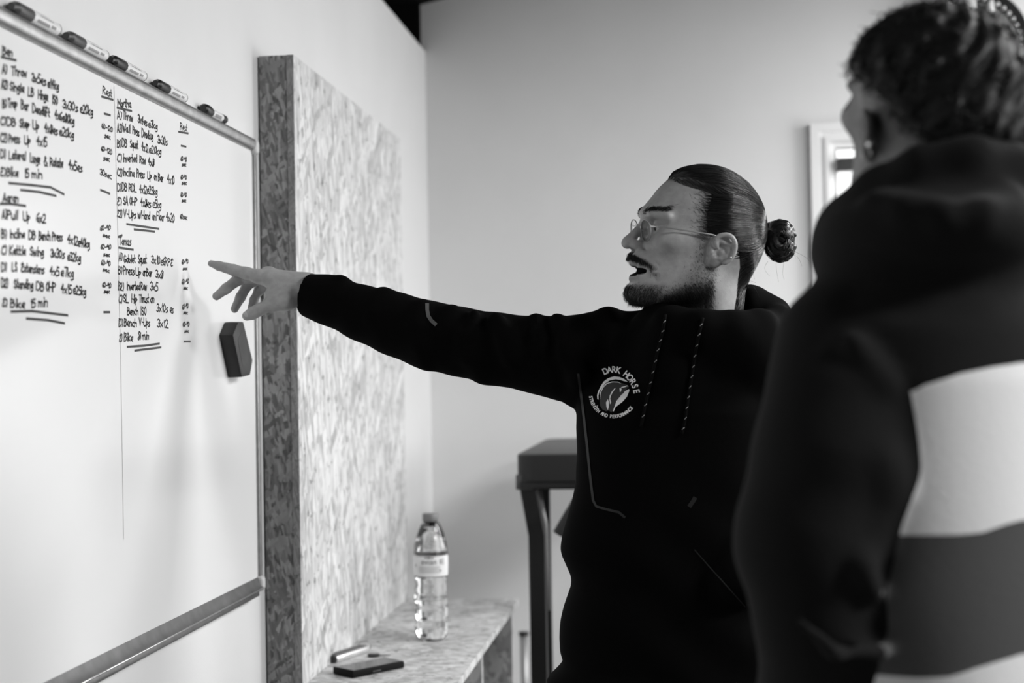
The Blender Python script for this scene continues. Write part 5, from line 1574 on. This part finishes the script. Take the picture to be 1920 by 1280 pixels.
dirn -= n_ * (dirn * n_).sum(1, keepdims=True) * .8; dirn /= np.linalg.norm(dirn, axis=1, keepdims=True)
Ln = g2.uniform(.010, .022, (len(idx), 1)); cur = g2.normal(0, .0025, b_.shape)
pts = np.stack([b_ - n_ * .002 + n_ * Ln * .16 * math.sin(math.pi * .8 * t) + dirn * Ln * t + cur * math.sin(t * 4) for t in np.linspace(0, 1, 7)], 1)
so = obj('hair_strands', hair_mesh(H2.wld(pts.reshape(-1, 3)).reshape(pts.shape), .0008, .0003), [M_hair2], man2); so['kind'] = 'stuff'
bm = bmesh.new(); bmesh.ops.create_uvsphere(bm, u_segments=14, v_segments=10, radius=.0048)
pe = snap(sk2, np.array([q2(1632, 287, -.09)]), .003, 8)[0]
bmesh.ops.translate(bm, verts=bm.verts, vec=Vector(pe)); er_ = obj('stud_earring', bm, M_chrome, man2)
obj('earring_drop', tube([Vector(pe) + Vector((-.004 + .0045 * math.cos(t), 0.002, -.010 + .006 * math.sin(t))) for t in np.linspace(0, 2 * math.pi, 17)], .0008, 6, False), M_chrome, er_)

h2 = Shape()
def trunk2(P):
    X = P - np.array([cx2, cy2, 0], f32)
    s = X[:, 0] * fv[0] + X[:, 1] * fv[1]; l = X[:, 0] * Lv[0] + X[:, 1] * Lv[1]; z = P[:, 2]
    a = np.interp(z, [.85, 1.0, 1.25, 1.42, 1.50, 1.58], [.200, .205, .205, .205, .19, .13])
    b = np.interp(z, [.85, 1.05, 1.25, 1.42, 1.50, 1.58], [.150, .150, .145, .145, .13, .09])
    u = np.abs(l) / a; v = np.abs(s) / b
    d = ((u ** 2.3 + v ** 2.3) ** (1 / 2.3) - 1) * np.minimum(a, b) * .9
    d = d + .004 * np.sin(z * 30 + l * 26 + 1.5 * np.sin(l * 12)) * np.clip((1.27 - z) * 6, 0, 1)
    return smax(smax(d, z - 1.56, .10), .93 - z, .02)
h2.add(trunk2, (cx2 - .30, cy2 - .30, .90), (cx2 + .30, cy2 + .30, 1.60), k=.04)
arm_l = Shape()
arm_l.chain(slw, k=.02)
arm_l.chain([(slw[-1][0], slw[-1][1]), (base2(.10, .20, 1.0), .055)], k=.02)
h2.ops += arm_l.ops
h2.chain([(base2(0, -.18, 1.485), .075), (base2(-.02, -.25, 1.24), .078), (base2(.10, -.19, 1.0), .055)], k=.03)
h2.chain([(slw[0][0], .06), (base2(-.02, .05, 1.545), .07), (base2(-.0, -.05, 1.545), .07), (base2(0, -.18, 1.485), .075)], k=.05)
# hood
rim2 = [(1590, 520, .06, 42), (1583, 470, .02, 44), (1600, 418, -.01, 42), (1655, 362, -.05, 40), (1735, 322, -.09, 40), (1822, 306, -.10, 40), (1900, 322, -.08, 40), (1965, 390, -.01, 42), (1930, 450, .08, 42)]
h2.chain([(q2(x, y, dy), pm2(r_, dy)) for x, y, dy, r_ in rim2], k=.03)
h2.ell(q2(1758, 440, -.055), (pm2(205), .115, pm2(92)), k=.03)
h2.ell(q2(1640, 470, -.02), (pm2(95), .09, pm2(75)), k=.03)
h2.chain([(q2(x, y, dy), pm2(15)) for x, y, dy in ((1645, 378, -.12), (1700, 396, -.150), (1768, 404, -.165), (1838, 394, -.160), (1890, 368, -.13))], k=.022)
h2.cap(q2(1800, 345, -.17), q2(1905, 332, -.15), pm2(13), k=.02, mode='s')
h2.cap(q2(1700, 545, -.15), q2(1900, 560, -.16), pm2(16), k=.03, mode='s')
h2.cap(q2(1600, 552, -.13), q2(1700, 545, -.15), pm2(12), k=.03, mode='s')
# creases of the sleeve
h2.cap(q2(1706, 838, -.12), q2(1670, 905, -.15), pm2(19), k=.012, mode='s')
h2.chain([(q2(1655, 866, -.16), pm2(8)), (q2(1660, 905, -.15), pm2(9)), (q2(1640, 968, -.145), pm2(9))], k=.03)
h2.chain([(q2(1640, 1000, -.14), pm2(9)), (q2(1616, 1060, -.17), pm2(10)), (q2(1640, 1110, -.16), pm2(9))], k=.02)
h2.chain([(q2(1505, 1165, -.19), pm2(12)), (q2(1565, 1215, -.19), pm2(13)), (q2(1650, 1222, -.16), pm2(12))], k=.02)
h2.chain([(q2(1525, 1145, -.19), pm2(9)), (q2(1590, 1190, -.19), pm2(11)), (q2(1650, 1180, -.16), pm2(10))], k=.02, mode='s')
h2.chain([(q2(1600, 640, -.15), pm2(10)), (q2(1660, 720, -.15), pm2(10))], k=.02)
h2.cap(H2.wld(np.array([[-.034, 0, -.20]], f32))[0], H2.wld(np.array([[-.02, 0, -.02]], f32))[0], .066, .080, k=.012, mode='s')
hf2 = lambda P, margin=.03: h2(P, margin)
vq = nets(hf2, *h2.bounds(), .0052, 2.2)
vv = relax(*vq, 1)
X = vv - np.array([cx2, cy2, 0]); l_ = X[:, 0] * Lv[0] + X[:, 1] * Lv[1]; s_ = X[:, 0] * fv[0] + X[:, 1] * fv[1]
def edge_z(pix):                                     # height of a colour seam across the back, from points on the cloth
    W_ = cast(hf2, np.array(CAM), np.array([q2(x, y, 0) for x, y in pix]), 0.0)
    ll = (W_[:, 0] - cx2) * Lv[0] + (W_[:, 1] - cy2) * Lv[1]
    o_ = np.argsort(ll)
    return np.interp(l_, ll[o_], W_[o_, 2])
ztop = edge_z([(1712, 733), (1735, 721), (1800, 700), (1860, 688), (1915, 680)]) - .5 * np.clip(-l_ - .08, 0, 1) ** 1.4
zbot = edge_z([(1690, 1003), (1740, 1003), (1800, 1002), (1842, 998), (1885, 983), (1915, 975)])
zlow = edge_z([(1720, 1270), (1780, 1268), (1830, 1252), (1870, 1240), (1915, 1226)])
da = arm_l(vv.astype(f32), .05)
onback = np.minimum(np.minimum((da - .014) * 2, .212 - l_), l_ + .19)      # > 0 on the trunk, away from the sleeves
me = mesh_np(vv, vq[1])
for nm, val in (('above_white', vv[:, 2] - ztop), ('above_grey', vv[:, 2] - zbot), ('above_hem', vv[:, 2] - zlow), ('on_trunk', onback)):
    at_ = me.attributes.new(nm, 'FLOAT', 'POINT'); at_.data.foreach_set('value', np.asarray(val, dtype=f32))
nt = M_hoodie2.node_tree; bb = nt.nodes['Principled BSDF']
def over(nm):
    a_ = N(nt, 'ShaderNodeAttribute'); a_.attribute_name = nm
    g_ = N(nt, 'ShaderNodeMath', operation='GREATER_THAN'); nt.links.new(a_.outputs['Fac'], g_.inputs[0]); g_.inputs[1].default_value = 0.0
    return g_.outputs[0]
def pick_(f, a_, b_):
    m_ = N(nt, 'ShaderNodeMix'); m_.data_type = 'FLOAT'; nt.links.new(f, m_.inputs[0])
    for k, x in ((2, a_), (3, b_)):
        if isinstance(x, float): m_.inputs[k].default_value = x
        else: nt.links.new(x, m_.inputs[k])
    return m_.outputs[0]
col = pick_(over('above_hem'), .85, .085)                # hem band, grey band, white band, dark yoke
col = pick_(over('above_grey'), col, .85)
col = pick_(over('above_white'), col, .010)
col = pick_(over('on_trunk'), .010, col)
nt.links.new(col, bb.inputs['Base Color'])
hoodie2 = obj('hoodie', me, [M_hoodie2], man2)
t2 = Shape()
for sg in (1, -1):
    t2.chain([(base2(0, .09 * sg, .93), .110), (base2(.02, .10 * sg, .5), .085), (base2(.01, .10 * sg, .06), .068)], k=.03)
t2.add(lambda P: .035 - P[:, 2], (-1, .5, -.2), (2, 3.0, .06), k=.01, mode='i')
sdf_obj('trousers', nets(lambda P, margin=.04: t2(P, margin), *t2.bounds(), .011), [M_trouser], man2)
for sg in (1, -1):
    sh = Shape()
    sh.chain([(base2(-.05, .10 * sg, .045), .042), (base2(.10, .11 * sg, .035), .035), (base2(.16, .112 * sg, .03), .03)], k=.02)
    sh.cap(base2(-.03, .10 * sg, .06), base2(0, .10 * sg, .11), .045, .05, k=.03)
    sh.add(lambda P: .001 - P[:, 2], (-2, 0, -.2), (2, 3, .05), k=.006, mode='i')
    sdf_obj('shoe', nets(lambda P, margin=.04: sh(P, margin), *sh.bounds(), .007), [M_shoe], man2)
